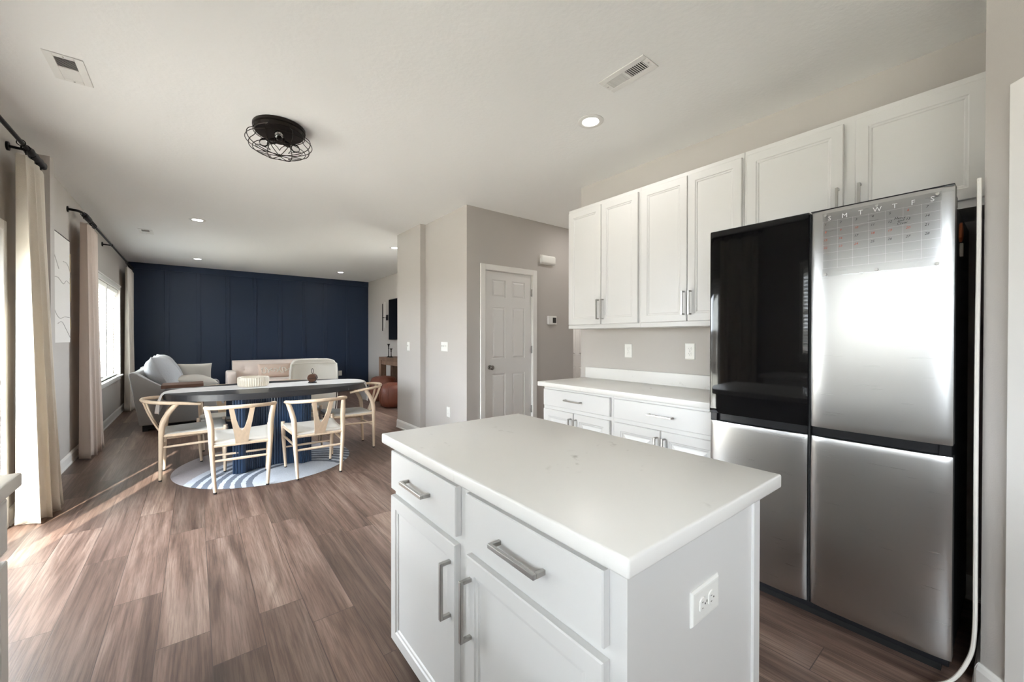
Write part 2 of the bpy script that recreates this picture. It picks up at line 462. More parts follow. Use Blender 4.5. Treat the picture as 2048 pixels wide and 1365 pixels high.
# ------------------------------------------------------------------ mesh helpers
class MB:
    def __init__(s, off=(0, 0, 0)):
        s.bm = bmesh.new()
        s.off = Vector(off)
    def box(s, x0, x1, y0, y1, z0, z1, bev=0.0, seg=2):
        b = s.bm
        vs = [b.verts.new((x, y, z)) for z in (z0, z1) for y in (y0, y1) for x in (x0, x1)]
        F = [(0, 2, 3, 1), (4, 5, 7, 6), (0, 1, 5, 4), (2, 6, 7, 3), (0, 4, 6, 2), (1, 3, 7, 5)]
        fs = [b.faces.new([vs[i] for i in f]) for f in F]
        if bev:
            es = list({e for f in fs for e in f.edges})
            bmesh.ops.bevel(b, geom=es, offset=bev, segments=seg, profile=0.5, affect='EDGES', clamp_overlap=True)
        return s
    def obox(s, c, ax, ay, hx, hy, z0, z1, bev=0.0):
        """box with horizontal axes ax, ay (2d unit vectors), half sizes hx, hy"""
        b = s.bm
        vs = []
        for z in (z0, z1):
            for sy in (-1, 1):
                for sx in (-1, 1):
                    vs.append(b.verts.new((c[0] + ax[0] * hx * sx + ay[0] * hy * sy, c[1] + ax[1] * hx * sx + ay[1] * hy * sy, z)))
        F = [(0, 2, 3, 1), (4, 5, 7, 6), (0, 1, 5, 4), (2, 6, 7, 3), (0, 4, 6, 2), (1, 3, 7, 5)]
        fs = [b.faces.new([vs[i] for i in f]) for f in F]
        if bev:
            es = list({e for f in fs for e in f.edges})
            bmesh.ops.bevel(b, geom=es, offset=bev, segments=2, profile=0.5, affect='EDGES', clamp_overlap=True)
        return s
    def tube(s, pts, r, n=10, closed=False, flat=None):
        """sweep; r scalar or list; flat=(a,b) elliptical multipliers"""
        b = s.bm
        P = [Vector(p) for p in pts]
        N = len(P)
        rs = r if isinstance(r, (list, tuple)) else [r] * N
        rings = []
        ref = None
        for i in range(N):
            if closed:
                t = (P[(i + 1) % N] - P[i - 1]).normalized()
            else:
                t = (P[min(i + 1, N - 1)] - P[max(i - 1, 0)]).normalized()
            if ref is None:
                a = Vector((0, 0, 1)) if abs(t.z) < 0.9 else Vector((1, 0, 0))
                ref = (a - t * a.dot(t)).normalized()
            else:
                ref = (ref - t * ref.dot(t)).normalized()
            bi = t.cross(ref)
            fa, fb = flat if flat else (1, 1)
            rings.append([b.verts.new(P[i] + (ref * math.cos(2 * PI * k / n) * fa + bi * math.sin(2 * PI * k / n) * fb) * rs[i]) for k in range(n)])
        M = N if closed else N - 1
        for i in range(M):
            A, B = rings[i], rings[(i + 1) % N]
            for k in range(n):
                b.faces.new((A[k], A[(k + 1) % n], B[(k + 1) % n], B[k]))
        if not closed:
            b.faces.new(rings[0][::-1])
            b.faces.new(rings[-1])
        return s
    def lathe(s, prof, c=(0, 0, 0), n=24, axis='z', capa=True, capb=True, sx=1, sy=1):
        b = s.bm
        c = Vector(c)
        rings = []
        for (r, h) in prof:
            ring = []
            for k in range(n):
                a = 2 * PI * k / n
                u, v = r * math.cos(a) * sx, r * math.sin(a) * sy
                if axis == 'z':
                    p = Vector((u, v, h))
                elif axis == 'x':
                    p = Vector((h, u, v))
                else:
                    p = Vector((v, h, u))
                ring.append(b.verts.new(c + p))
            rings.append(ring)
        for A, B in zip(rings, rings[1:]):
            for k in range(n):
                b.faces.new((A[k], A[(k + 1) % n], B[(k + 1) % n], B[k]))
        if capa:
            b.faces.new(rings[0][::-1])
        if capb:
            b.faces.new(rings[-1])
        return s
    def prism(s, poly, a0, a1, axis='z', bev=0.0):
        """poly 2d list; extruded along axis. axis z: (x,y); y: (x,z); x: (y,z)"""
        b = s.bm
        def mk(p, h):
            if axis == 'z':
                return (p[0], p[1], h)
            if axis == 'y':
                return (p[0], h, p[1])
            return (h, p[0], p[1])
        A = [b.verts.new(mk(p, a0)) for p in poly]
        B = [b.verts.new(mk(p, a1)) for p in poly]
        n = len(poly)
        fs = [b.faces.new(A[::-1]), b.faces.new(B)]
        for i in range(n):
            fs.append(b.faces.new((A[i], A[(i + 1) % n], B[(i + 1) % n], B[i])))
        if bev:
            es = list({e for f in fs for e in f.edges})
            bmesh.ops.bevel(b, geom=es, offset=bev, segments=2, profile=0.5, affect='EDGES', clamp_overlap=True)
        return s
    def grid(s, fn, nu, nv, thick=None):
        b = s.bm
        G = [[b.verts.new(fn(i / nu, j / nv)) for j in range(nv + 1)] for i in range(nu + 1)]
        for i in range(nu):
            for j in range(nv):
                b.faces.new((G[i][j], G[i + 1][j], G[i + 1][j + 1], G[i][j + 1]))
        return s
    def loops(s, O, U, V, N, w, h, L):
        """nested rectangles: L = [(inset, depth)], depth along N from O; last is capped, first is capped too"""
        b = s.bm
        O, U, V, N = Vector(O), Vector(U), Vector(V), Vector(N)
        rings = []
        for ins, d in L:
            ring = [b.verts.new(O + U * u + V * v + N * d) for u, v in ((ins, ins), (w - ins, ins), (w - ins, h - ins), (ins, h - ins))]
            rings.append(ring)
        for A, B in zip(rings, rings[1:]):
            for k in range(4):
                b.faces.new((A[k], A[(k + 1) % 4], B[(k + 1) % 4], B[k]))
        b.faces.new(rings[0][::-1])
        b.faces.new(rings[-1])
        return s
    def build(s, name, m, parent=None, smooth=True, loc=None, angle=35, sub=0, solid=0.0):
        me = bpy.data.meshes.new(name)
        bmesh.ops.recalc_face_normals(s.bm, faces=s.bm.faces[:])
        off = Vector(loc) if loc is not None else s.off
        if off.length:
            bmesh.ops.translate(s.bm, verts=s.bm.verts[:], vec=-off)
        s.bm.to_mesh(me)
        s.bm.free()
        me.materials.append(m)
        if smooth:
            me.polygons.foreach_set('use_smooth', [True] * len(me.polygons))
            me.set_sharp_from_angle(angle=math.radians(angle))
        o = bpy.data.objects.new(name, me)
        COL.objects.link(o)
        if parent is not None:
            o.parent = parent
        elif off.length:
            o.location = off
        if solid:
            md = o.modifiers.new('thickness', 'SOLIDIFY')
            md.thickness = solid
            md.offset = 0
        if sub:
            md = o.modifiers.new('smooth', 'SUBSURF')
            md.levels = sub
            md.render_levels = sub
        return o

def thing(name, label, cat, loc=(0, 0, 0), rotz=0.0, group=None):
    o = bpy.data.objects.new(name, None)
    COL.objects.link(o)
    o.empty_display_size = 0.1
    o.location = loc
    o.rotation_euler = (0, 0, rotz)
    o['label'] = label
    o['category'] = cat
    if group:
        o['group'] = group
    return o
def tag(o, label, cat, group=None, kind=None):
    o['label'] = label
    o['category'] = cat
    if group:
        o['group'] = group
    if kind:
        o['kind'] = kind
    return o
def struct(o, label=None):
    o['kind'] = 'structure'
    if label:
        o['label'] = label
    return o
def copy_tree(o, parent=None):
    c = o.copy()
    COL.objects.link(c)
    if parent is not None:
        c.parent = parent
    for ch in list(o.children):
        copy_tree(ch, c)
    return c
def bez(p0, p1, p2, n=8):
    p0, p1, p2 = Vector(p0), Vector(p1), Vector(p2)
    return [(p0 * (1 - t) ** 2 + p1 * 2 * t * (1 - t) + p2 * t * t) for t in [i / n for i in range(n + 1)]]
def polycurve(pts, n=6):
    """Catmull-Rom through pts"""
    P = [Vector(p) for p in pts]
    out = []
    for i in range(len(P) - 1):
        a = P[max(i - 1, 0)]; b = P[i]; c = P[i + 1]; d = P[min(i + 2, len(P) - 1)]
        for k in range(n):
            t = k / n
            out.append(0.5 * ((2 * b) + (c - a) * t + (2 * a - 5 * b + 4 * c - d) * t * t + (-a + 3 * b - 3 * c + d) * t ** 3))
    out.append(P[-1])
    return out

# ------------------------------------------------------------------ setting: shell
XL = -1.0           # left wall face
YF = 10.68          # far navy wall
YR = -3.0           # rear wall, behind the camera
XK = 2.977          # kitchen wall face
struct(MB().box(-1.15, 5.1, YR - .12, YF + .12, -0.12, 0.0).build('floor', M_FLOOR, smooth=False))
struct(MB().box(-1.15, 5.1, YR - .12, YF + .12, H, H + .12).build('ceiling', M_CEIL, smooth=False))

def wall_left():
    m = MB()
    ys = [(YR, -1.95, None), (-1.95, -.45, (1.10, 2.04)), (-.45, .25, None), (.25, 1.40, (1.10, 2.04)), (1.40, 2.45, None), (2.45, 4.14, (0, 1.98)), (4.14, 7.34, None), (7.34, 9.36, (.66, 2.06)), (9.36, YF, None)]
    for a, b, op in ys:
        if op is None:
            m.box(-1.15, XL, a, b, 0, H)
        else:
            if op[0] > 0:
                m.box(-1.15, XL, a, b, 0, op[0])
            m.box(-1.15, XL, a, b, op[1], H)
    m.box(XL, -.917, 4.885, 5.008, 0, H)        # stub wall between dining and living
    bmesh.ops.remove_doubles(m.bm, verts=m.bm.verts[:], dist=1e-5)
    return m.build('wall_left', M_WALL, smooth=False)
struct(wall_left())

def wall_far():
    m = MB().box(-1.15, 3.72, YF, YF + .12, 0, H)
    f = YF - .018
    m.box(-1.0, 3.59, f, YF, 2.62, H)           # top board
    m.box(-1.0, 3.59, f, YF, 0, .14)            # bottom board
    for x in (-.44, .065, .565, 1.06, 1.555, 2.055, 2.525, 3.06):
        m.box(x - .034, x + .034, f, YF, .14, 2.62, bev=.003, seg=1)
    return m.build('wall_far', M_BLUE, smooth=False)
struct(wall_far())
m = MB()
m.box(3.59, 3.72, 5.55, 5.75, 0, H)
m.box(3.59, 3.72, 7.15, YF, 0, H)
m.box(3.59, 3.72, 5.75, 7.15, 0, .7)
m.box(3.59, 3.72, 5.75, 7.15, 2.2, H)
struct(m.build('wall_living', M_WALL, smooth=False))
m = MB()
m.box(2.355, 2.475, 3.92, 4.805, 0, H)
m.box(2.28, 2.475, 4.805, 5.43, 0, H)
m.box(2.28, 3.72, 5.43, 5.55, 0, H)
struct(m.build('wall_wing', M_WALL, smooth=False))
m = MB()
m.box(2.355, 2.595, 3.80, 3.92, 0, H)
m.box(3.31, 4.05, 3.80, 3.92, 0, H)
m.box(2.595, 3.31, 3.80, 3.92, 2.058, H)
m.box(3.93, 4.05, 3.92, 5.9, 0, H)
struct(m.build('wall_pantry', M_WALL, smooth=False))
struct(MB().box(XK, XK + .12, .09, 2.69, 0, H).build('wall_kitchen', M_WALL, smooth=False))
m = MB()
m.box(2.2, XK + .12, -.03, .09, 0, H)
struct(m.build('wall_alcove', M_WALL, smooth=False))
m = MB()
m.box(XK + .12, 4.9, 2.57, 2.69, 0, H)
m.box(4.9, 5.02, 2.57, 6.02, 0, H)
m.box(4.05, 4.9, 5.9, 6.02, 0, H)
struct(m.build('wall_hall', M_WALL, smooth=False))
S2 = math.sqrt(.5)
K = Vector((2.2, .09, 0))
AD = Vector((-S2, -S2, 0))      # along the angled wall, away from the corner
AN = Vector((-S2, S2, 0))       # its face normal, into the kitchen
def apt(t, n, z):
    p = K + AD * t + AN * n
    return (p.x, p.y, z)
def abox(m, t0, t1, n0, n1, z0, z1, bev=0):
    c = K + AD * ((t0 + t1) / 2) + AN * ((n0 + n1) / 2)
    m.obox((c.x, c.y), (AD.x, AD.y), (AN.x, AN.y), (t1 - t0) / 2, (n1 - n0) / 2, z0, z1, bev)
    return m
m = MB()
abox(m, 0, .155, -.12, 0, 0, H)
abox(m, .155, .9, -.12, 0, 2.05, H)
abox(m, .9, 1.7, -.12, 0, 0, H)
struct(m.build('wall_angled', M_WALL, smooth=False))
_e = apt(1.7, 0, 0)
struct(MB().box(_e[0], _e[0] + .12, YR, _e[1] + .05, 0, H).build('wall_right', M_WALL, smooth=False))
m = MB().box(-1.15, _e[0] + .12, YR - .12, YR, 0, H)
struct(m.build('wall_rear', M_WALL, smooth=False))

# ------------------------------------------------------------------ baseboards and casings
def base_poly(d=1):
    return [(0, 0), (.022, 0), (.022, .012), (.014, .02), (.014, .088), (.009, .104), (.004, .112), (0, .112)]
def baseboard(name, segs):
    """segs: (x0,y0,x1,y1,nx,ny)"""
    m = MB()
    for x0, y0, x1, y1, nx, ny in segs:
        A = [m.bm.verts.new((x0 + nx * a, y0 + ny * a, z)) for a, z in base_poly()]
        B = [m.bm.verts.new((x1 + nx * a, y1 + ny * a, z)) for a, z in base_poly()]
        n = len(A)
        for i in range(n):
            m.bm.faces.new((A[i], A[(i + 1) % n], B[(i + 1) % n], B[i]))
        m.bm.faces.new(A[::-1]); m.bm.faces.new(B)
    return struct(m.build(name, M_TRIM, smooth=False))
baseboard('baseboard_left', [(XL, 5.008, XL, YF - .02, 1, 0), (XL, 4.22, XL, 4.885, 1, 0), (-.917, 4.885, -.917, 5.008, 1, 0)])
baseboard('baseboard_living', [(3.59, 5.55, 3.59, YF - .02, -1, 0)])
baseboard('baseboard_wing', [(2.28, 4.805, 2.28, 5.55, -1, 0), (2.355, 3.80, 2.355, 4.805, -1, 0), (2.28, 5.55, 3.59, 5.55, 0, 1)])
baseboard('baseboard_pantry', [(2.355, 3.80, 2.53, 3.80, 0, -1), (3.38, 3.80, 4.05, 3.80, 0, -1)])
baseboard('baseboard_kitchen', [(XK, .09, XK, 1.02, -1, 0), (2.2, .09, XK, .09, 0, 1)])
baseboard('baseboard_angled', [(*apt(0, 0, 0)[:2], *apt(.094, 0, 0)[:2], AN.x, AN.y), (*apt(.961, 0, 0)[:2], *apt(1.69, 0, 0)[:2], AN.x, AN.y)])

def casing_y(m, x0, x1, z1, y, w=.066, d=.018):
    """door casing on a wall face at y facing -y"""
    m.box(x0 - w, x0, y - d, y, 0, z1 + w, bev=.004)
    m.box(x1, x1 + w, y - d, y, 0, z1 + w, bev=.004)
    m.box(x0, x1, y - d, y, z1, z1 + w, bev=.004)
m = MB()
casing_y(m, 2.595, 3.31, 2.052, 3.80)
m.box(2.585, 2.597, 3.80, 3.92, 0, 2.06)
m.box(3.308, 3.32, 3.80, 3.92, 0, 2.06)
m.box(2.597, 3.308, 3.80, 3.92, 2.05, 2.06)
struct(m.build('trim_1', M_TRIM, smooth=False))

def six_panel(parent_name, x0, x1, z0, z1, yf, m_):
    """six panel door slab facing -y with its face at yf"""
    m = MB()
    w, h = x1 - x0, z1 - z0
    dp = .009
    m.box(x0, x1, yf + dp, yf + .036, z0, z1)
    sc = w / .71
    cols = [(x0 + .108 * sc, x0 + .302 * sc), (x1 - .302 * sc, x1 - .108 * sc)]
    zz = [(.215, .845), (1.022, 1.628), (1.745, 1.945)]
    zz = [(z0 + a * h / 2.042, z0 + b * h / 2.042) for a, b in zz]
    # stiles and rails
    xs = [x0, cols[0][0], cols[0][1], cols[1][0], cols[1][1], x1]
    for a, b in ((0, 1), (2, 3), (4, 5)):
        m.box(xs[a], xs[b], yf, yf + dp, z0, z1)
    zs = [z0] + [v for p in zz for v in p] + [z1]
    for c in cols:
        for i in range(0, len(zs), 2):
            m.box(c[0], c[1], yf, yf + dp, zs[i], zs[i + 1])
        for a, b in zz:
            m.loops((c[0], yf + dp, a), (1, 0, 0), (0, 0, 1), (0, -1, 0), c[1] - c[0], b - a, [(0, -.001), (.012, .0005), (.028, .007), (.03, .007)])
    return m.build(parent_name, m_, smooth=False)
d1 = struct(six_panel('door_1', 2.599, 3.306, .008, 2.048, 3.815, M_DOOR), 'white six panel pantry door')
m = MB()
m.lathe([(.0, 3.812), (.027, 3.812), (.027, 3.806), (.012, 3.802), (.011, 3.785), (.02, 3.778), (.027, 3.766), (.027, 3.756), (.02, 3.748), (.0, 3.746)], (2.672, 0, .932), 20, 'y', False, False)
m.build('door_knob', M_KNOB, d1)
for z in (.39, 1.13, 1.835):
    MB().box(3.300, 3.314, 3.796, 3.816, z - .045, z + .045, bev=.002).build('hinge', M_NICK, d1, smooth=False)
# hall door, seen in a sliver past the end of the pantry wall
m = MB()
m.box(4.872, 4.9, 4.05, 4.12, 0, 2.11)
m.box(4.872, 4.9, 4.86, 4.93, 0, 2.11)
m.box(4.872, 4.9, 4.12, 4.86, 2.05, 2.11)
struct(m.build('trim_2', M_TRIM, smooth=False))
m = MB()
m.box(4.882, 4.9, 4.12, 4.86, 0, 2.05)
for c in ((4.17, 4.46), (4.52, 4.81)):
    for a, b in ((.2, .82), (1.0, 1.62), (1.72, 1.94)):
        m.loops((4.882, c[1], a), (0, -1, 0), (0, 0, 1), (-1, 0, 0), c[1] - c[0], b - a, [(0, 0), (.0, .004), (.014, .001), (.035, .008), (.04, .008)])
struct(m.build('door_2', M_DOOR, smooth=False))
# door in the angled wall: only its casing shows
m = MB()
abox(m, .094, .155, 0, .018, 0, 2.112, .004)
abox(m, .9, .961, 0, .018, 0, 2.112, .004)
abox(m, .155, .9, 0, .018, 2.05, 2.112, .004)
abox(m, .145, .157, -.12, 0, 0, 2.06)
abox(m, .898, .91, -.12, 0, 0, 2.06)
struct(m.build('trim_3', M_TRIM, smooth=False))
m = MB()
abox(m, .16, .895, -.06, -.022, .008, 2.046)
struct(m.build('door_3', M_DOOR, smooth=False))

# ------------------------------------------------------------------ sliding door and windows
m = MB()
for (a, b, c, d) in ((2.385, 2.45, 0, 2.045), (4.14, 4.205, 0, 2.045), (2.45, 4.14, 1.98, 2.045)):
    m.box(XL, XL + .018, a, b, c, d, bev=.004)
struct(m.build('trim_4', M_TRIM, smooth=False))
m = MB()
fw_, fx0, fx1 = .045, -1.15, -1.03
m.box(fx0, fx1, 2.45, 2.45 + fw_, .0, 1.98)
m.box(fx0, fx1, 4.14 - fw_, 4.14, .0, 1.98)
m.box(fx0, fx1, 2.45 + fw_, 4.14 - fw_, 1.98 - fw_, 1.98)
m.box(fx0, fx1, 2.45 + fw_, 4.14 - fw_, 0, .03)
sl = struct(m.build('door_4', M_VINYL, smooth=False), 'white vinyl sliding patio door')
def sash(name, x0, x1, y0, y1, z0, z1, st, st2=0):
    m = MB()
    m.box(x0, x1, y0, y0 + st, z0, z1, bev=.004)
    m.box(x0, x1, y1 - st - st2, y1, z0, z1, bev=.004)
    m.box(x0, x1, y0 + st, y1 - st, z1 - st, z1, bev=.004)
    m.box(x0, x1, y0 + st, y1 - st, z0, z0 + st * 1.3, bev=.004)
    o = m.build(name, M_VINYL, sl, smooth=False)
    xm = (x0 + x1) / 2
    MB().box(xm - .003, xm + .003, y0 + st, y1 - st, z0 + st * 1.3, z1 - st).build('glass_pane', M_GLASS, o, smooth=False)
    return o
sash('fixed_panel', -1.14, -1.10, 2.495, 3.27, 0.03, 1.935, .075, .05)
p2 = sash('sliding_panel', -1.085, -1.045, 3.10, 4.095, .03, 1.935, .075)
m = MB()
m.tube(polycurve([(-1.045, 4.055, .80), (-1.02, 4.055, .81), (-1.0, 4.055, .86), (-1.0, 4.055, .98), (-1.02, 4.055, 1.03), (-1.045, 4.055, 1.04)]), .011, 8, flat=(1, 1.5))
m.build('door_handle', M_VINYL, p2)

def window(name, y0, y1, z0, z1, mull, label):
    m = MB()
    x0, x1 = -1.15, -1.07
    f = .04
    m.box(x0, x1, y0, y0 + f, z0, z1); m.box(x0, x1, y1 - f, y1, z0, z1)
    m.box(x0, x1, y0 + f, y1 - f, z0, z0 + f); m.box(x0, x1, y0 + f, y1 - f, z1 - f, z1)
    bays = [(y0 + f, y1 - f)]
    if mull:
        yc = (y0 + y1) / 2
        m.box(x0, x1 + .05, yc - .045, yc + .045, z0 + f, z1 - f)
        bays = [(y0 + f, yc - .045), (yc + .045, y1 - f)]
    zc = (z0 + z1) / 2
    for a, b in bays:
        m.box(x0 + .02, x1 - .02, a, b, zc - .025, zc + .025)
    # interior casing
    c = .06
    m.box(XL, XL + .018, y0 - c, y0, z0 - .0, z1 + c, bev=.004)
    m.box(XL, XL + .018, y1, y1 + c, z0 - .0, z1 + c, bev=.004)
    m.box(XL, XL + .018, y0, y1, z1, z1 + c, bev=.004)
    m.box(XL, XL + .03, y0 - c - .01, y1 + c + .01, z1 + c, z1 + c + .02, bev=.004)
    o = struct(m.build(name, M_TRIM, smooth=False), label)
    MB().box(-1.10, XL + .05, y0 - c - .02, y1 + c + .02, z0 - .025, z0, bev=.005).build('window_sill', M_TRIM, o, smooth=False)
    MB().box(XL, XL + .015, y0 - c, y1 + c, z0 - .085, z0 - .025, bev=.004).build('window_apron', M_TRIM, o, smooth=False)
    for a, b in bays:
        MB().box(-1.118, -1.112, a, b, z0 + f, z1 - f).build('glass_pane', M_GLASS, o, smooth=False)
    return bays
bays = window('window_1', 7.34, 9.36, .66, 2.06, True, 'white double window of the living room')
window('added_window_sink', -1.95, -.45, 1.10, 2.04, False, 'unseen window added over the counter for more daylight')  # unseen window, added to bring more daylight into the kitchen
kbay = window('window_2', .25, 1.40, 1.10, 2.04, False, 'kitchen window over the counter')

# unseen window added to the living room wall to let in more daylight
m = MB()
for a, b, c, d in ((5.75, 5.8, .7, 2.2), (7.1, 7.15, .7, 2.2), (5.8, 7.1, .7, .75), (5.8, 7.1, 2.15, 2.2), (5.8, 7.1, 1.42, 1.47)):
    m.box(3.61, 3.70, a, b, c, d)
w4 = struct(m.build('added_window_front', M_TRIM, smooth=False))
MB().box(3.652, 3.658, 5.8, 7.1, .75, 2.15).build('glass_pane', M_GLASS, w4, smooth=False)

def blind(y0, y1, z0, z1, label, group, tilt=1.0):
    t = thing('window_blind', label, 'blind', (-1.035, (y0 + y1) / 2, z0), 0, group)
    off = t.location
    MB(off).box(-1.065, -1.005, y0 + .006, y1 - .006, z1 - .06, z1 - .005, bev=.004).build('headrail', M_BLIND, t, smooth=False)
    m = MB(off)
    n = int((z1 - z0 - .1) / .042)
    for k in range(n):
        z = z1 - .085 - k * .042
        p = [(-1.053, z - .004 * tilt), (-1.035, z + .002), (-1.015, z + .005 * tilt), (-1.015, z + .002 + .005 * tilt), (-1.035, z + .005), (-1.053, z + .003 - .004 * tilt)]
        m.prism(p, y0 + .01, y1 - .01, 'y')
    m.build('slats', M_BLIND, t, smooth=False)
    MB(off).box(-1.05, -1.018, y0 + .01, y1 - .01, z0 + .006, z0 + .024, bev=.003).build('bottom_rail', M_BLIND, t, smooth=False)
    for y in (y0 + .12, y1 - .12):
        MB(off).tube([(-1.033, y, z1 - .06), (-1.033, y, z0 + .015)], .0012, 5).build('ladder_cord', M_BLIND, t)
    m = MB(off)
    m.tube([(-1.0, y0 + .1, z1 - .06), (-1.0, y0 + .1, z1 - .65)], .003, 6)
    m.build('tilt_wand', M_PLAST, t)
    return t
blind(bays[0][0], bays[0][1], .66, 2.06, 'white slatted blind on the window half nearest the beige curtain', 'blinds of the living room window')
blind(bays[1][0], bays[1][1], .66, 2.06, 'white slatted blind on the window half nearest the navy wall', 'blinds of the living room window')
blind(kbay[0][0], kbay[0][1], 1.10, 2.04, 'white slatted blind lowered over the kitchen window', None, 3.4)

# ------------------------------------------------------------------ outside (seen through glass and in reflections)
struct(MB().box(-40, 30, -30, 40, -.3, -.16).build('ground', M_GRASS, smooth=False))
struct(MB().box(-4.5, -1.16, 1.5, 5.2, -.16, -.05).build('patio', M_PATIO, smooth=False))
t = thing('fence', 'weathered grey board fence across the lawn outside', 'fence', (-12, 5, -.16))
m = MB(t.location)
for k in range(66):
    y = -12 + k * .5
    m.box(-12.02, -12, y, y + .46, -.16, 1.6)
m.build('boards', M_FENCE, t, smooth=False)
m = MB(t.location)
for z in (.2, 1.3):
    m.box(-12, -11.93, -12, 21, z, z + .09)
m.build('rails', M_FENCE, t, smooth=False)
t = thing('house', 'white neighbouring house with grey gable roof beyond the fence', 'house', (-30, 10, -.2))
MB(t.location).prism([(4, -.2), (16, -.2), (16, 3.2), (10, 6.2), (4, 3.2)], -34, -24, 'x').build('walls', M_SIDING, t, smooth=False)
MB(t.location).prism([(3.6, 3.1), (10, 6.4), (16.4, 3.1), (16.4, 3.35), (10, 6.7), (3.6, 3.35)], -34.3, -23.7, 'x').build('roof', M_ROOF, t, smooth=False)

# ------------------------------------------------------------------ ceiling fittings
def downlight(x, y, label, spot=True):
    t = thing('recessed_light', label, 'ceiling light', (x, y, H), 0, 'recessed ceiling lights')
    off = t.location
    MB(off).lathe([(.052, H - .001), (.058, H - .006), (.078, H - .007), (.086, H - .003), (.087, H)], (x, y, 0), 32, 'z', False, False).build('trim_ring', M_VENT, t)
    MB(off).lathe([(.0, H - .004), (.03, H - .004), (.054, H - .003), (.054, H - .001)], (x, y, 0), 24, 'z', False, False).build('lens', M_LED, t)
    ld = bpy.data.lights.new('lamp', 'AREA')
    ld.shape = 'DISK'
    ld.size = .1
    ld.energy = DOWN_E * (5 if x > 4 else 1)  # extra power for the added hall lamp
    ld.color = (1.0, .97, .93)
    lo = bpy.data.objects.new('lamp', ld)
    COL.objects.link(lo)
    lo.location = (0, 0, -.012)
    lo.parent = t
    return t
downlight(2.112, 1.826, 'lit recessed ceiling light beside the rectangular vent over the kitchen')
downlight(.032, 6.368, 'lit recessed ceiling light over the grey sofa end of the living room')
downlight(.045, 9.5, 'lit recessed ceiling light by the navy wall above the tufted sofa arm')
downlight(2.565, 6.34, 'lit recessed ceiling light close to the end of the short white wall')
downlight(2.563, 9.453, 'lit recessed ceiling light near the navy wall corner by the television')
for x, y in ((4.3, 4.3), (3.9, 3.2)):  # out of view lamps, added to brighten the hallway
    downlight(x, y, 'unseen recessed light added to brighten the hallway')

def vent(x, y, lx, ly, label, group=None, ratio=.5):
    """register with plate lx by ly; louvres run across x, two banks along y"""
    t = thing('ceiling_vent', label, 'vent', (x, y, H), 0, group)
    off = t.location
    z = H
    ix, iy = lx / 2 - .036, ly / 2 - .032
    m = MB(off)
    ox, oy = lx / 2, ly / 2
    m.box(x - ox, x - ix, y - oy, y + oy, z - .006, z, bev=.002)
    m.box(x + ix, x + ox, y - oy, y + oy, z - .006, z, bev=.002)
    m.box(x - ix, x + ix, y - oy, y - iy, z - .006, z, bev=.002)
    m.box(x - ix, x + ix, y + iy, y + oy, z - .006, z, bev=.002)
    m.box(x - ix, x + ix, y - .007, y + .007, z - .006, z, bev=.001)
    m.build('face_plate', M_VENT, t, smooth=False)
    MB(off).box(x - ix, x + ix, y - iy, y + iy, z - .0008, z - .0002).build('throat', M_VENTD, t, smooth=False)
    m = MB(off)
    n = 9
    for bank, s in ((-1, 1), (1, -1)):
        a, b = (y - iy, y - .008) if bank < 0 else (y + .008, y + iy)
        for k in range(n):
            yy = a + (k + .5) * (b - a) / n
            m.prism([(yy - .0045 * s, z - .0055), (yy - .0030 * s, z - .0055), (yy + .0045 * s, z - .001), (yy + .003 * s, z - .001)], x - ix, x + ix, 'x')
    m.build('louvres', M_VENT, t, smooth=False)
    for s in (-1, 1):
        MB(off).lathe([(0, z - .008), (.004, z - .008), (.004, z - .006)], (x, y + s * (oy - .014), 0), 8, 'z', False, False).build('screw', M_NICK, t)
    return t
vent(1.897, 1.375, .145, .295, 'white rectangular register in the ceiling above the kitchen cabinets')
vent(-.535, 3.237, .15, .29, 'white register in the ceiling above the sliding door curtain')
vent(-.525, 7.5, .15, .30, 'white register in the ceiling above the grey sofa')

# caged flush light
cx, cy = .469, 3.216
t = thing('cage_light', 'dark flush ceiling light with a wire cage and three bulbs', 'ceiling light', (cx, cy, H))
off = t.location
MB(off).lathe([(0, H), (.158, H), (.162, H - .006), (.162, H - .022), (.152, H - .026), (.152, H - .046), (.146, H - .052), (0, H - .052)], (cx, cy, 0), 48, 'z', False, False).build('canopy', M_BRONZE, t)
cage = MB(off)
NR = 8
prof = [(.152, H - .035), (.165, H - .06), (.195, H - .085), (.203, H - .115), (.185, H - .15), (.135, H - .178), (.06, H - .195), (.0, H - .2)]
for k in range(NR):
    a = 2 * PI * (k + .3) / NR
    cage.tube(polycurve([(cx + r * math.cos(a), cy + r * math.sin(a), z) for r, z in prof], 4), .0026, 6)
for r, z in ((.203, H - .112), (.16, H - .166), (.157, H - .052)):
    cage.tube([(cx + r * math.cos(2 * PI * k / 40), cy + r * math.sin(2 * PI * k / 40), z) for k in range(40)], .0026, 6, True)
for k in range(NR):      # petal loops between the ribs
    a0 = 2 * PI * (k + .3) / NR
    pts = []
    for j in range(9):
        s = j / 8
        a = a0 + (s - .5) * 2 * PI / NR * 1.0
        rr_ = .075 + .075 * math.sin(PI * s)
        zz = H - .193 + .018 * (math.sin(PI * s))
        pts.append((cx + rr_ * math.cos(a), cy + rr_ * math.sin(a), zz))
    cage.tube(pts, .0022, 5)
cage.build('wire_cage', M_BRONZE, t)
MB(off).lathe([(0, H - .205), (.012, H - .205), (.014, H - .198), (.006, H - .19), (0, H - .19)], (cx, cy, 0), 12, 'z', False, False).build('finial', M_BRONZE, t)
MB(off).lathe([(0, H - .11), (.03, H - .11), (.034, H - .10), (.034, H - .08), (.02, H - .05)], (cx, cy, 0), 16, 'z', False, False).build('hub', M_BRONZE, t)
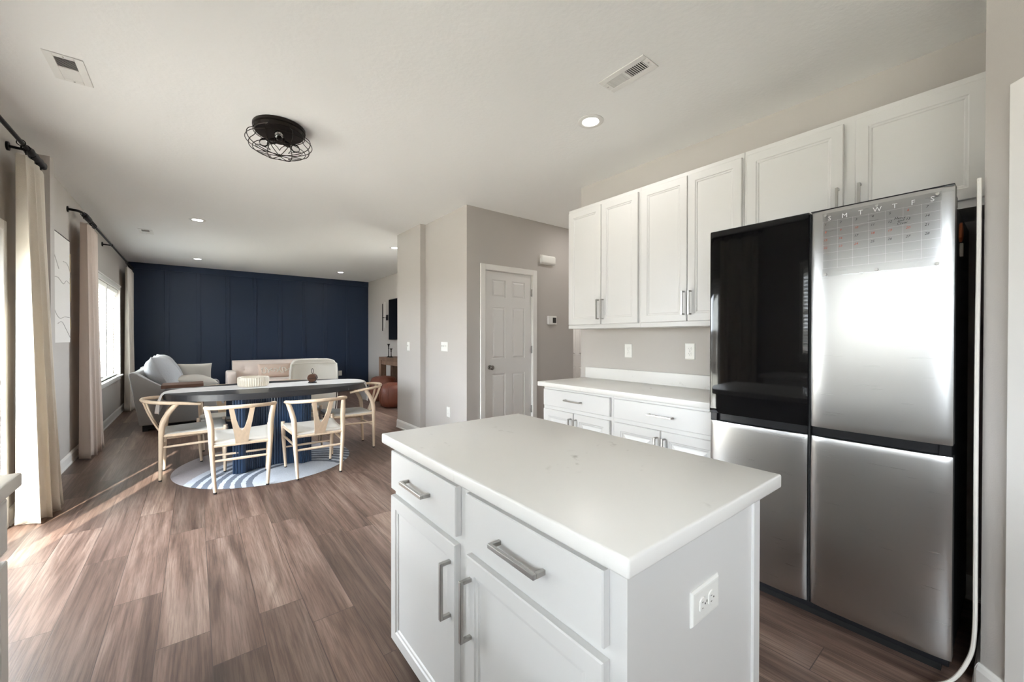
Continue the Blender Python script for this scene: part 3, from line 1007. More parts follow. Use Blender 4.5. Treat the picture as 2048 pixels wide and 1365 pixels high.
for k in range(3):
    a = 2 * PI * k / 3 + .35
    d = Vector((math.cos(a), math.sin(a), -.12)).normalized()
    c0 = Vector((cx, cy, H - .092))
    s_ = MB(off)
    s_.tube([c0 + d * .02, c0 + d * .03, c0 + d * .065, c0 + d * .07], [.012, .019, .019, .016], 12)
    so = s_.build('socket', M_BLACKM, t)
    b_ = MB(off)
    b_.tube([c0 + d * q for q in (.07, .08, .095, .11, .125, .138, .145)], [.012, .014, .024, .029, .026, .015, .003], 14)
    b_.build('bulb', M_BULB, so)

# ------------------------------------------------------------------ wall plates and devices
def plate(name, label, cat, P, U, N, w, h, kind, group=None):
    """P centre on wall, U horizontal unit (viewer's right), N normal"""
    P, U, N = Vector(P), Vector(U), Vector(N)
    V = Vector((0, 0, 1))
    t = thing(name, label, cat, P, 0, group)
    O = P - U * (w / 2) - V * (h / 2)
    MB(P).loops(O, U, V, N, w, h, [(0, 0), (0, .002), (.004, .006), (.008, .0065)]).build('cover_plate', M_PLAST, t, smooth=False)
    def rect(m, cu, cv, a, b, d0, d1):
        m.loops(P + U * (cu - a / 2) + V * (cv - b / 2), U, V, N, a, b, [(0, d0), (0, d1 - .001), (.001, d1)])
    if kind == 'outlet' or kind == 'outlet_h':
        hor = kind == 'outlet_h'
        for s in (-1, 1):
            c = (0, s * .0195) if not hor else (s * .0195, 0)
            m = MB(P)
            n = 20
            A = []
            for d, sc in ((.0055, 1), (.0085, 1), (.009, .93)):
                ring = []
                for k in range(n):
                    a = 2 * PI * k / n
                    uu_, vv = .0165 * math.cos(a), .0165 * math.sin(a)
                    if hor:
                        uu_ = max(-.0135, min(.0135, uu_))
                    else:
                        vv = max(-.0135, min(.0135, vv))
                    ring.append(m.bm.verts.new(P + U * (c[0] + uu_ * sc) + V * (c[1] + vv * sc) + N * d))
                A.append(ring)
            for r1, r2 in zip(A, A[1:]):
                for k in range(n):
                    m.bm.faces.new((r1[k], r1[(k + 1) % n], r2[(k + 1) % n], r2[k]))
            m.bm.faces.new(A[-1])
            so = m.build('socket', M_PLAST, t, smooth=False)
            m = MB(P)
            if hor:
                rect(m, c[0] - .003, .0065, .0075, .0022, .0085, .0096)
                rect(m, c[0] - .003, -.0065, .0062, .0022, .0085, .0096)
                rect(m, c[0] + .0075, 0, .0045, .0045, .0085, .0096)
            else:
                rect(m, -.0065, c[1] + .003, .0022, .0075, .0085, .0096)
                rect(m, .0065, c[1] + .003, .0022, .0062, .0085, .0096)
                rect(m, 0, c[1] - .0075, .0045, .0045, .0085, .0096)
            m.build('slots', M_SLOT, so, smooth=False)
        m = MB(P); rect(m, 0, 0, .005, .005, .006, .0078); m.build('screw', M_NICK, t, smooth=False)
    else:
        n = int(kind[-1])
        for k in range(n):
            cu = (k - (n - 1) / 2) * .046
            m = MB(P); rect(m, cu, 0, .032, .066, .006, .008); rk = m.build('rocker_frame', M_PLAST, t, smooth=False)
            m = MB(P); m.loops(P + U * (cu - .005) + V * (-.002), U, V, N, .010, .02, [(0, .006), (.001, .018), (.002, .019)]); m.build('toggle', M_PLAST, rk, smooth=False)
    return t
X1, Y1, Z1 = Vector((1, 0, 0)), Vector((0, 1, 0)), Vector((0, 0, 1))
plate('power_outlet', 'white double outlet above the kitchen counter, the one farther from the refrigerator', 'outlet', (XK, 2.138, 1.162), -Y1, -X1, .075, .12, 'outlet', 'outlets over the kitchen counter')
plate('power_outlet', 'white double outlet above the kitchen counter right beside the black refrigerator door', 'outlet', (XK, 1.58, 1.17), -Y1, -X1, .08, .125, 'outlet', 'outlets over the kitchen counter')
plate('light_switch', 'white triple switch plate on the pale wall edge beside the pantry', 'light switch', (2.355, 4.30, 1.168), -Y1, -X1, .16, .115, 'switch3')
plate('light_switch', 'white single switch plate on the narrow wall next to the living room', 'light switch', (2.28, 5.17, 1.16), -Y1, -X1, .075, .12, 'switch1')
plate('power_outlet', 'white outlet low on the pale wall under the triple switch', 'outlet', (2.355, 4.205, .397), -Y1, -X1, .075, .12, 'outlet')
plate('power_outlet', 'white outlet low on the navy wall beside the ivory chair', 'outlet', (2.883, YF - .001, .385), X1, -Y1, .08, .125, 'outlet')

t = thing('door_chime', 'white rounded door chime box high on the wall by the pantry door', 'door chime', (3.55, 3.80, 2.27))
m = MB(t.location)
m.box(3.425, 3.675, 3.745, 3.80, 2.215, 2.325, bev=.026, seg=4)
m.build('cover', M_PLAST, t)
MB(t.location).box(3.435, 3.665, 3.785, 3.80, 2.212, 2.328, bev=.004).build('back_plate', M_PLAST, t, smooth=False)
t = thing('thermostat', 'white thermostat with a small dark screen on the wall', 'thermostat', (3.637, 3.80, 1.50))
MB(t.location).box(3.562, 3.712, 3.772, 3.80, 1.447, 1.557, bev=.006).build('housing', M_PLAST, t, smooth=False)
MB(t.location).box(3.638, 3.698, 3.7705, 3.773, 1.468, 1.538).build('screen', M_SLOT, t, smooth=False)

# ------------------------------------------------------------------ kitchen cabinets
def door_x(name, parent, off, xf, y0, y1, z0, z1, m_=None, raised=False, flat=False, stile=.05):
    """overlay door or drawer front facing -x, front face at xf (y1 is the viewer's left edge)"""
    L = [(0, 0), (0, .0165), (.0028, .0195)]
    if not flat:
        s = stile
        L += [(s, .0195), (s + .004, .0155), (s + .012, .0145), (s + .016, .0105)]
        if raised:
            L += [(s + .024, .0105), (s + .045, .0165)]
    else:
        L += [(.010, .0195)]
    return MB(off).loops((xf + .0195, y1, z0), (0, -1, 0), (0, 0, 1), (-1, 0, 0), y1 - y0, z1 - z0, L).build(name, m_ or M_CAB, parent, smooth=False)
def pull_x(parent, off, xf, a, b, m_=None):
    """square bar pull on a face at xf from point a=(y,z) to b=(y,z)"""
    m = MB(off)
    (ya, za), (yb, zb) = a, b
    s = .0048
    xo = xf - .030
    if abs(ya - yb) > abs(za - zb):
        lo, hi = min(ya, yb), max(ya, yb)
        m.box(xo - s, xo + s, lo - s, hi + s, za - s * 1.2, za + s * 1.2, bev=.0012)
        for y in (lo, hi):
            m.box(xo + s, xf + .001, y - s, y + s, za - s * 1.2, za + s * 1.2, bev=.001)
    else:
        lo, hi = min(za, zb), max(za, zb)
        m.box(xo - s, xo + s, ya - s * 1.2, ya + s * 1.2, lo - s, hi + s, bev=.0012)
        for z in (lo, hi):
            m.box(xo + s, xf + .001, ya - s * 1.2, ya + s * 1.2, z - s, z + s, bev=.001)
    return m.build('handle', m_ or M_NICK, parent, smooth=False)

def upper_cabinet(y0, y1, z0, z1, doors, pulls, label, xf=2.657, end=None):
    t = thing('wall_cabinet', label, 'cabinet', ((xf + XK) / 2, (y0 + y1) / 2, z0), 0, 'wall cabinets of the kitchen')
    off = t.location
    m = MB(off)
    m.box(xf, XK - .001, y0 + .0005, y1 - .0005, z0, z1)
    m.box(xf - .004, xf, y0 + .0005, y1 - .0005, z0 - .0, z0 + .028)
    m.build('carcass', M_CAB, t, smooth=False)
    for (a, b, c, d), p in zip(doors, pulls):
        o = door_x('door', t, off, xf - .0205, a, b, c, d)
        pull_x(o, off, xf - .0205, (p[0], p[1]), (p[0], p[2]))
    return t
upper_cabinet(1.797, 2.545, 1.354, 2.412, [(2.170, 2.532, 1.388, 2.380), (1.815, 2.163, 1.388, 2.380)],
              [(2.190, 1.432, 1.588), (2.142, 1.432, 1.588)], 'white two door wall cabinet at the open end of the row beside the hallway')
upper_cabinet(1.067, 1.796, 1.354, 2.412, [(1.427, 1.785, 1.388, 2.380), (1.078, 1.421, 1.388, 2.380)],
              [(1.446, 1.436, 1.590), (1.398, 1.436, 1.590)], 'white two door wall cabinet in the middle of the row with the refrigerator before it')
upper_cabinet(.092, 1.066, 1.842, 2.412, [(.585, 1.048, 1.876, 2.380), (.103, .537, 1.876, 2.380)],
              [(.604, 1.890, 2.044), (.516, 1.890, 2.044)], 'short white two door wall cabinet directly above the refrigerator')

def base_cabinet(y0, y1, dr, dpull, doors, pulls, label):
    xf = 2.405
    t = thing('base_cabinet', label, 'cabinet', ((xf + XK) / 2, (y0 + y1) / 2, 0), 0, 'base cabinets under the wall counter')
    off = t.location
    m = MB(off)
    m.box(xf, XK - .001, y0 + .0005, y1 - .0005, .105, .8545)
    m.box(xf + .07, XK - .001, y0 + .0005, y1 - .0005, 0, .105)
    m.build('carcass', M_CAB, t, smooth=False)
    o = door_x('drawer', t, off, xf - .0205, dr[0], dr[1], dr[2], dr[3], flat=True)
    pull_x(o, off, xf - .0205, (dpull[0], dpull[2]), (dpull[1], dpull[2]))
    for (a, b, c, d), p in zip(doors, pulls):
        o = door_x('door', t, off, xf - .0205, a, b, c, d, raised=True, stile=.055)
        pull_x(o, off, xf - .0205, (p[0], p[1]), (p[0], p[2]))
    return t
base_cabinet(1.855, 2.598, (1.876, 2.586, .694, .833), (2.315, 2.150, .763), [(2.238, 2.586, .128, .664), (1.876, 2.230, .128, .664)],
             [(2.262, .46, .618), (2.206, .46, .618)], 'white base cabinet with one drawer at the free end of the wall counter')
base_cabinet(1.060, 1.854, (1.085, 1.834, .694, .833), (1.543, 1.378, .763), [(1.468, 1.834, .128, .664), (1.085, 1.460, .128, .664)],
             [(1.490, .46, .618), (1.436, .46, .618)], 'white base cabinet with one drawer standing against the refrigerator')

t = thing('countertop', 'white quartz countertop with low backsplash along the kitchen wall', 'countertop', (2.67, 1.84, .855))
MB(t.location).box(2.36, XK, 1.045, 2.64, .855, .893, bev=.005).build('slab', M_QUARTZ, t)
MB(t.location).box(XK - .02, XK, 1.045, 2.615, .8932, .995, bev=.003).build('backsplash', M_QUARTZ, t)

# island
t = thing('island_cabinet', 'white kitchen island cabinet with two drawers and two doors', 'cabinet', (.89, .96, 0))
off = t.location
m = MB(off)
m.box(.604, 1.174, .438, 1.488, .105, .8545)
m.box(.674, 1.174, .438, 1.488, 0, .105)
m.box(1.141, 1.176, .431, .438, 0, .8545)
m.box(.604, .642, .4345, .438, .105, .8545)
m.build('carcass', M_CAB, t, smooth=False)
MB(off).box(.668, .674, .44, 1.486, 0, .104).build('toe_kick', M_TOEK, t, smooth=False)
xd = .5835
for y0, y1 in ((1.003, 1.483), (.473, .947)):
    o = door_x('drawer', t, off, xd, y0, y1, .700, .844, flat=True)
    yc = (y0 + y1) / 2
    pull_x(o, off, xd, (yc + .079, .772), (yc - .079, .772))
for (y0, y1), py in (((1.007, 1.486), 1.034), ((.473, .947), .922)):
    o = door_x('door', t, off, xd, y0, y1, .128, .674, stile=.042)
    pull_x(o, off, xd, (py, .462), (py, .618))
tag(MB().box(.579, 1.280, .414, 1.572, .855, .893, bev=.006, seg=3).build('island_countertop', M_QUARTZ, loc=(.93, .99, .855)),
    'white quartz slab with faint grey veins on top of the island', 'countertop')
plate('power_outlet', 'white double outlet on the end panel of the kitchen island', 'outlet', (.889, .438, .689), X1, -Y1, .122, .076, 'outlet_h')

# counter run by the window on the camera side: only its corner shows in the photograph
t = thing('sink_counter_cabinet', 'white base cabinet under the window side counter by the sliding door', 'cabinet', (-.7, .4, 0))
off = t.location
m = MB(off)
m.box(XL + .001, -.415, -1.4, 1.70, .105, .8545)
m.box(XL + .001, -.485, -1.4, 1.70, 0, .105)
m.build('carcass', M_CAB, t, smooth=False)
for k in range(5):
    a = -1.37 + k * .615
    for nm, z0, z1, fl in (('drawer', .70, .84, True), ('door', .128, .674, False)):
        L = [(0, 0), (0, .0165), (.0028, .0195), (.01, .0195)] if fl else [(0, 0), (0, .0165), (.0028, .0195), (.05, .0195), (.054, .0155), (.066, .0105)]
        o = MB(off).loops((-.415, a, z0), (0, 1, 0), (0, 0, 1), (1, 0, 0), .59, z1 - z0, L).build(nm, M_CAB, t, smooth=False)
        m = MB(off)
        ym = a + .2 if fl else a + .05
        if fl:
            m.box(-.370, -.360, ym - .08, ym + .08, .765, .776, bev=.001)
            for s in (-.075, .075):
                m.box(-.395, -.370, ym + s - .005, ym + s + .005, .765, .776)
        else:
            m.box(-.370, -.360, ym - .005, ym + .005, .46, .62, bev=.001)
            for s in (.465, .605):
                m.box(-.395, -.370, ym - .005, ym + .005, s, s + .01)
        m.build('handle', M_NICK, o, smooth=False)
tag(MB().box(XL + .001, -.382, -1.4, 1.738, .855, .893, bev=.005).build('sink_countertop', M_QUARTZ, loc=(-.68, .2, .855)),
    'white quartz counter end jutting in beside the sliding door curtain', 'countertop')

# ------------------------------------------------------------------ refrigerator
def bowed_door(off, xf, y0, y1, z0, z1, xb, bow, name, m_, parent, nu=48, nv=60):
    m = MB(off)
    b = m.bm
    G = []
    for i in range(nu + 1):
        row = []
        for j in range(nv + 1):
            u, v = i / nu, j / nv
            e = 0.0
            for q, wd in ((u, y1 - y0), (v, z1 - z0)):
                dd = min(q, 1 - q) * wd
                if dd < .003:
                    e = .0015
            x = xf + bow * (abs(2 * u - 1) ** 6 + .35 * abs(2 * v - 1) ** 6) + e
            row.append(b.verts.new((x, y1 + (y0 - y1) * u, z0 + (z1 - z0) * v)))
        G.append(row)
    for i in range(nu):
        for j in range(nv):
            b.faces.new((G[i][j], G[i + 1][j], G[i + 1][j + 1], G[i][j + 1]))
    rim = [G[i][0] for i in range(nu + 1)] + [G[nu][j] for j in range(1, nv + 1)] + [G[i][nv] for i in range(nu - 1, -1, -1)] + [G[0][j] for j in range(nv - 1, 0, -1)]
    bk = [b.verts.new((xb, v.co.y, v.co.z)) for v in rim]
    n = len(rim)
    for k in range(n):
        b.faces.new((rim[k], rim[(k + 1) % n], bk[(k + 1) % n], bk[k]))
    b.faces.new(bk)
    return m.build(name, m_, parent, angle=30)
t = thing('refrigerator', 'four door refrigerator in stainless steel with one black glass door', 'refrigerator', (2.55, .595, 0))
off = t.location
FR = t
MB(off).box(2.225, 2.93, .168, 1.022, .03, 1.79, bev=.004).build('body', M_FSIDE, t, smooth=False)
MB(off).box(2.235, 2.90, .19, 1.0, .0, .03).build('base', M_RUBBER, t, smooth=False)
bowed_door(off, 2.150, .598, 1.033, .879, 1.827, 2.221, .001, 'door', M_BLACKG, t)
dr = bowed_door(off, 2.150, .158, .590, .879, 1.827, 2.221, .012, 'door', M_STEEL, t)
bowed_door(off, 2.152, .601, 1.033, .087, .836, 2.221, .010, 'door', M_STEEL, t)
bowed_door(off, 2.152, .158, .590, .087, .836, 2.221, .012, 'door', M_STEEL, t)
for a, b in ((.602, 1.03), (.162, .588)):
    MB(off).box(2.178, 2.222, a, b, .838, .877, bev=.002).build('handle_recess', M_FTRIM, t, smooth=False)
for a, b in ((.1605, .192), (.999, 1.031)):
    MB(off).box(2.160, 2.178, a, b, .8375, .8785, bev=.002).build('recess_end_cap', M_FTRIM, t, smooth=False)
m = MB(off)
m.box(2.162, 2.222, .591, .597, .087, 1.825)
m.build('centre_gasket', M_RUBBER, t, smooth=False)
for a, b in ((.158, .590), (.598, 1.033)):
    MB(off).box(2.156, 2.222, a, b, 1.8275, 1.832).build('door_top_trim', M_FTRIM, t, smooth=False)
for a, b in ((.168, .30), (.89, 1.022)):
    MB(off).box(2.235, 2.40, a, b, 1.79, 1.835, bev=.004).build('hinge_cover', M_FTRIM, t, smooth=False)

def text_mesh(txt, size, P, U, V, name, m_, parent, off, slant=0.0, align='CENTER'):
    cu = bpy.data.curves.new('txt', 'FONT')
    cu.body = txt
    cu.size = size
    cu.align_x = align
    cu.align_y = 'CENTER'
    cu.shear = slant
    cu.resolution_u = 2
    o = bpy.data.objects.new('txt', cu)
    COL.objects.link(o)
    dg = bpy.context.evaluated_depsgraph_get()
    me = bpy.data.meshes.new_from_object(o.evaluated_get(dg))
    bpy.data.objects.remove(o)
    P, U, V = Vector(P), Vector(U), Vector(V)
    bm = bmesh.new()
    bm.from_mesh(me)
    bpy.data.meshes.remove(me)
    for v in bm.verts:
        v.co = P + U * v.co.x + V * v.co.y - Vector(off)
    return bm
def join_bms(bms, name, m_, parent):
    out = bmesh.new()
    for b in bms:
        mp = {}
        for v in b.verts:
            mp[v] = out.verts.new(v.co)
        for f in b.faces:
            try:
                out.faces.new([mp[v] for v in f.verts])
            except ValueError:
                pass
        b.free()
    me = bpy.data.meshes.new(name)
    out.to_mesh(me)
    out.free()
    me.materials.append(m_)
    o = bpy.data.objects.new(name, me)
    COL.objects.link(o)
    o.parent = parent
    return o

# acrylic month calendar held on the steel door
t = thing('wall_calendar', 'clear acrylic month calendar with dates on the stainless refrigerator door', 'calendar', (2.146, .368, 1.54))
off = t.location
xa = 2.1462
MB(off).box(xa, xa + .0025, .190, .545, 1.538, 1.810).build('acrylic_sheet', M_ACRYL, t, smooth=False)
U_, V_ = -Y1, Z1
xs_ = xa - .0006
yc = [.521 - k * .0513 for k in range(7)]
zr = [1.762 - k * .0335 for k in range(6)]
b_ = [text_mesh(c, .026, (xs_, yc[k], 1.7865), U_, V_, '', None, None, off) for k, c in enumerate('SMTWTFS')]
join_bms(b_, 'weekday_letters', M_LETW, t)
m = MB(off)
for k in range(8):
    y = .5435 - k * .0503
    m.box(xs_, xs_ + .0003, y - .0002, y + .0002, 1.57, 1.776)
for k in range(7):
    z = 1.774 - k * .0335
    m.box(xs_, xs_ + .0003, .192, .5435, z - .0002, z + .0002)
m.build('grid_lines', M_LETW, t, smooth=False)
blk, red = [], []
for d in range(28):
    r_, c_ = divmod(d, 7)
    P_ = (xs_ - .0002, yc[c_] + .014, zr[r_] + .0)
    (red if (c_ in (0, 1) and r_ > 0) or d + 1 in (10, 18, 19, 20, 6, 24) else blk).append(text_mesh(str(d + 1), .0125, P_, U_, V_, '', None, None, off, .25))
join_bms(blk, 'black_date_numbers', M_INKB, t)
join_bms(red, 'orange_date_numbers', M_INKR, t)
hb = []
for k, s in enumerate(('Mercy', 'and', 'Crew')):
    hb.append(text_mesh(s, .0125, (xs_ - .0002, yc[4] - .014 - k * .003, 1.737 - k * .0105), -Y1, V_, '', None, None, off, .35))
join_bms(hb, 'handwritten_note', M_INKB, t)
for y, z in ((.535, 1.802), (.200, 1.802), (.535, 1.547), (.200, 1.547), (.368, 1.547), (.368, 1.803)):
    MB(off).lathe([(0, xa - .0045), (.0055, xa - .004), (.006, xa - .0005), (.0, xa - .0005)], (0, y, z), 14, 'x', False, False).build('standoff_pin', M_NICK, t)

# magnets on the refrigerator's side
t = thing('magnet', 'orange leaf shaped magnet high on the black refrigerator side', 'magnet', (2.48, .168, 1.70))
MB(t.location).prism([(2.44, 1.68), (2.47, 1.665), (2.50, 1.675), (2.535, 1.70), (2.52, 1.735), (2.49, 1.75), (2.46, 1.74), (2.45, 1.71)], .160, .168, 'y', bev=.002).build('face', M_MAGO, t)
t = thing('magnet', 'small ivory magnet below the orange one on the refrigerator side', 'magnet', (2.50, .168, 1.63))
MB(t.location).prism([(2.485, 1.61), (2.505, 1.61), (2.512, 1.635), (2.505, 1.665), (2.485, 1.665), (2.478, 1.635)], .158, .168, 'y', bev=.002).build('face', M_MAGW, t)
# white cord hanging down the wall corner next to the refrigerator
pts = polycurve([(2.188, .102, 1.838), (2.187, .102, 1.60), (2.185, .104, 1.2), (2.183, .104, .8), (2.178, .103, .45), (2.176, .104, .22), (2.165, .118, .12), (2.13, .16, .035), (2.06, .23, .012), (1.98, .28, .010)], 8)
o = MB().tube(pts, .0085, 8, flat=(1.0, .75)).build('white_cable', M_CORDW, loc=(2.18, .1, 0))
tag(o, 'flat white cord hanging down the wall corner beside the refrigerator', 'cord')

# ------------------------------------------------------------------ curtains, rods, wall art
def curtain(name, label, y0t, y1t, y0b, y1b, xt, xb, z0, z1, m_, waves, amp_t, amp_b, ph=0.0, seed=1, bulge=0.0):
    rnd = random.Random(seed)
    phs = [rnd.uniform(-.5, .5) for _ in range(6)]
    def fn(u, v):
        # u along the width, v up
        f = v ** 1.0
        y0 = y0b + (y0t - y0b) * f
        y1 = y1b + (y1t - y1b) * f
        amp = amp_b + (amp_t - amp_b) * (v ** .8)
        x = xb + (xt - xb) * f + bulge * math.sin(PI * v) * u
        w = u * waves * 2 * PI + ph + .35 * math.sin(3.1 * v + phs[0]) * (1 - v)
        wob = .25 * amp * math.sin(2.3 * w + phs[1] + 2 * v)
        yy = y0 + (y1 - y0) * u + .25 * amp * math.sin(w * 2 + phs[2])
        zz = z0 + (z1 - z0) * v
        if v == 0:
            zz += .006 * math.sin(w * 1.3)
        if v > .9:
            zz -= .028 * ((v - .9) / .1) ** 2 * (.5 - .5 * math.cos(w + .6))
        return (x + amp * math.sin(w) + wob, yy, zz)
    o = MB().grid(fn, 110, 36).build(name, m_, angle=180, solid=.003, loc=((xt + xb) / 2, (y0b + y1b) / 2, z0))
    return tag(o, label, 'curtain', 'linen curtains along the window wall')
curtain('curtain', 'cream linen curtain half in sunlight beside the sliding door', 4.12, 4.54, 4.13, 4.46, -.905, -.862, .012, 2.515, M_CURT, 2.9, .028, .072, 2.4, 3)
curtain('curtain', 'beige linen curtain hanging between the wall art and the window', 6.02, 6.66, 6.00, 6.60, -.905, -.885, .012, 2.49, M_CURT2, 3.2, .030, .055, 2.0, 5)
curtain('curtain', 'off white linen curtain in the corner by the navy wall', 9.42, 10.28, 9.44, 10.10, -.905, -.90, .012, 2.49, M_CURT3, 4.0, .028, .048, .4, 8)
curtain('curtain', 'cream linen curtain on the kitchen side of the sliding door', 1.93, 2.42, 1.95, 2.40, -.905, -.90, .012, 2.515, M_CURT, 2.8, .03, .055, 1.4, 11)

def rod(label, y0, y1, z, x, brackets, sleeves, returns, rings):
    t = thing('curtain_rod', label, 'curtain rod', (x, (y0 + y1) / 2, z))
    off = t.location
    m = MB(off)
    pts = [(x, y0, z), (x, y1, z)]
    if returns:
        pts = [(XL, y0, z)] + [tuple(p) for p in bez((XL + .03, y0, z), (x, y0, z), (x, y0 + .12, z), 8)] + [tuple(p) for p in bez((x, y1 - .12, z), (x, y1, z), (XL + .03, y1, z), 8)] + [(XL, y1, z)]
    m.tube(pts, .0125, 12)
    m.build('pole', M_BLACKM, t)
    if returns:
        for ye_ in (y0, y1):
            MB(off).tube([(XL, ye_, z), (XL + .01, ye_, z)], .03, 14).build('flange', M_BLACKM, t)
    for ys, ye in sleeves:
        m = MB(off)
        n = 9
        pp, r = [], []
        for k in range(n):
            q = k / (n - 1)
            pp.append((x, ys + (ye - ys) * q, z)); r.append(.017 if k in (0, n - 1) else (.028 if k % 2 else .023))
        m.tube(pp, r, 14)
        m.build('finial', M_BLACKM, t)
    for yb in brackets:
        m = MB(off)
        m.tube([(XL, yb, z), (XL + .012, yb, z)], .03, 14)
        m.tube([(XL + .01, yb, z), (x, yb, z - .005)], .009, 8)
        m.tube([(x, yb - .008, z), (x, yb + .008, z)], .017, 12)
        m.build('bracket', M_BLACKM, t)
    for yr in rings:
        m = MB(off)
        m.tube([(x + .02 * math.cos(2 * PI * k / 16), yr, z - .004 + .02 * math.sin(2 * PI * k / 16)) for k in range(16)], .0028, 6, True)
        m.tube([(x, yr, z - .024), (x, yr, z - .05)], .004, 6)
        m.build('ring', M_BLACKM, t)
    return t
rod('black curtain rod with knobbed end over the sliding door', 1.8, 4.62, 2.575, -.905, [4.28, 1.95], [(4.26, 4.66)], False, [4.14, 4.24, 4.36, 4.48, 4.58, 2.0, 2.12, 2.25, 2.38])
rod('black curtain rod with bent ends over the living room window', 5.93, 10.36, 2.56, -.905, [7.85], [(6.10, 6.36)], True, [6.06, 6.4, 6.48, 6.56, 6.62, 9.5, 9.65, 9.8, 9.95, 10.1, 10.2])

t = thing('wall_art', 'white relief panel with curved lines hanging beside the beige curtain', 'wall art', (-.98, 5.55, 1.225))
off = t.location
MB(off).box(XL, -.972, 5.215, 5.86, 1.225, 2.222, bev=.003).build('panel', M_ARTW, t, smooth=False)
m = MB(off)
e = -.968
m.box(XL + .004, e, 5.855, 5.868, 1.63, 1.86); m.box(XL + .004, e, 5.855, 5.868, 1.92, 2.10)
m.box(XL + .004, e, 5.855, 5.868, 1.36, 1.47)
m.build('edge_strips', M_GOLD, t, smooth=False)
MB(off).box(XL + .002, -.969, 5.213, 5.862, 2.2215, 2.228).build('top_strip', M_BRONZE, t, smooth=False)
m = MB(off)
xq = -.972
for pts in ([(5.22, 2.06), (5.35, 1.97), (5.44, 1.90)], [(5.6, 1.99), (5.74, 1.99), (5.85, 1.93)], [(5.22, 1.80), (5.4, 1.82), (5.6, 1.78), (5.72, 1.82), (5.86, 1.80)],
            [(5.22, 1.58), (5.34, 1.49), (5.48, 1.45), (5.66, 1.47), (5.86, 1.47)], [(5.40, 1.40), (5.54, 1.42), (5.68, 1.36), (5.86, 1.27)]):
    m.tube(polycurve([(xq, a, b) for a, b in pts], 6), .0035, 6)
m.build('relief_lines', M_RELIEF, t)

# ------------------------------------------------------------------ dining group
RX, RY = .595, 4.83
o = MB().lathe([(.0, .0003), (.773, .0003), (.775, .002), (.772, .0038), (0, .004)], (RX, RY, 0), 72, 'z', False, False, 1.0, 1.03).build('rug', rug_mat(RX, RY), loc=(RX, RY, 0))
tag(o, 'round pale blue rug with dark concentric arcs under the dining table', 'rug')

TX, TY, TA, TB = .69, 4.985, .925, .565
t = thing('dining_table', 'oval dining table with dark top and navy fluted pedestal', 'table', (TX, TY, .009))
off = t.location
def sup(a, b, n, k):
    return [(TX + a * math.copysign(abs(math.cos(2 * PI * i / n)) ** k, math.cos(2 * PI * i / n)), TY + b * math.copysign(abs(math.sin(2 * PI * i / n)) ** k, math.sin(2 * PI * i / n))) for i in range(n)]
MB(off).prism(sup(TA, TB, 96, .94), .698, .755, 'z', bev=.003).build('table_top', M_TABLE, t, angle=40)
# fluted pedestal: concave sided plan with four blunt corners
def ped_plan():
    cx0, cy0 = .602, 4.985
    hx, hy = .300, .465
    pts = []
    def arc(p, q, sag, n):
        p, q = Vector((*p, 0)), Vector((*q, 0))
        mid = (p + q) / 2
        inward = (Vector((cx0, cy0, 0)) - mid).normalized()
        for i in range(n):
            s = i / n
            pts.append((p.lerp(q, s) + inward * sag * 4 * s * (1 - s)))
    c = .055
    A = [(-hx + c, -hy - .03), (hx - c, -hy - .03)], [(hx + .03, -hy + .0), (hx + .03, hy)], [(hx - c, hy + .03), (-hx + c, hy + .03)], [(-hx - .03, hy), (-hx - .03, -hy)]
    for k, (p, q) in enumerate(A):
        p = (cx0 + p[0], cy0 + p[1]); q = (cx0 + q[0], cy0 + q[1])
        arc(p, q, .135 if k % 2 == 0 else .10, 40 if k % 2 == 0 else 50)
        pts.append(Vector((*q, 0)))
        nx = A[(k + 1) % 4][0]
        r = Vector((cx0 + nx[0], cy0 + nx[1], 0))
        for i in range(1, 6):
            pts.append(Vector((*q, 0)).lerp(r, i / 6))
    return pts
PP = ped_plan()
# resample evenly and flute
def resample(P, step):
    out = []
    n = len(P)
    acc = 0.0
    L = sum((P[(i + 1) % n] - P[i]).length for i in range(n))
    N = int(L / step)
    step = L / N
    d = 0.0
    i = 0
    pos = 0.0
    for k in range(N):
        target = k * step
        while pos + (P[(i + 1) % n] - P[i]).length < target:
            pos += (P[(i + 1) % n] - P[i]).length
            i += 1
        seg = (P[(i + 1) % n] - P[i])
        out.append(P[i] + seg * ((target - pos) / max(seg.length, 1e-9)))
    return out
RS = resample(PP, .0058)
N_ = len(RS) // 4 * 4
RS = resample(PP, sum((PP[(i + 1) % len(PP)] - PP[i]).length for i in range(len(PP))) / N_ * .99999)[:N_]
poly = []
for i, p in enumerate(RS):
    tn = (RS[(i + 1) % len(RS)] - RS[i - 1]).normalized()
    nrm = Vector((tn.y, -tn.x, 0))
    poly.append((p + nrm * (.0 if i % 4 in (0,) else (.007 if i % 4 == 2 else .0045))).to_2d()[:])
MB(off).prism(poly, .0098, .698, 'z').build('pedestal', M_PED, t, angle=25)

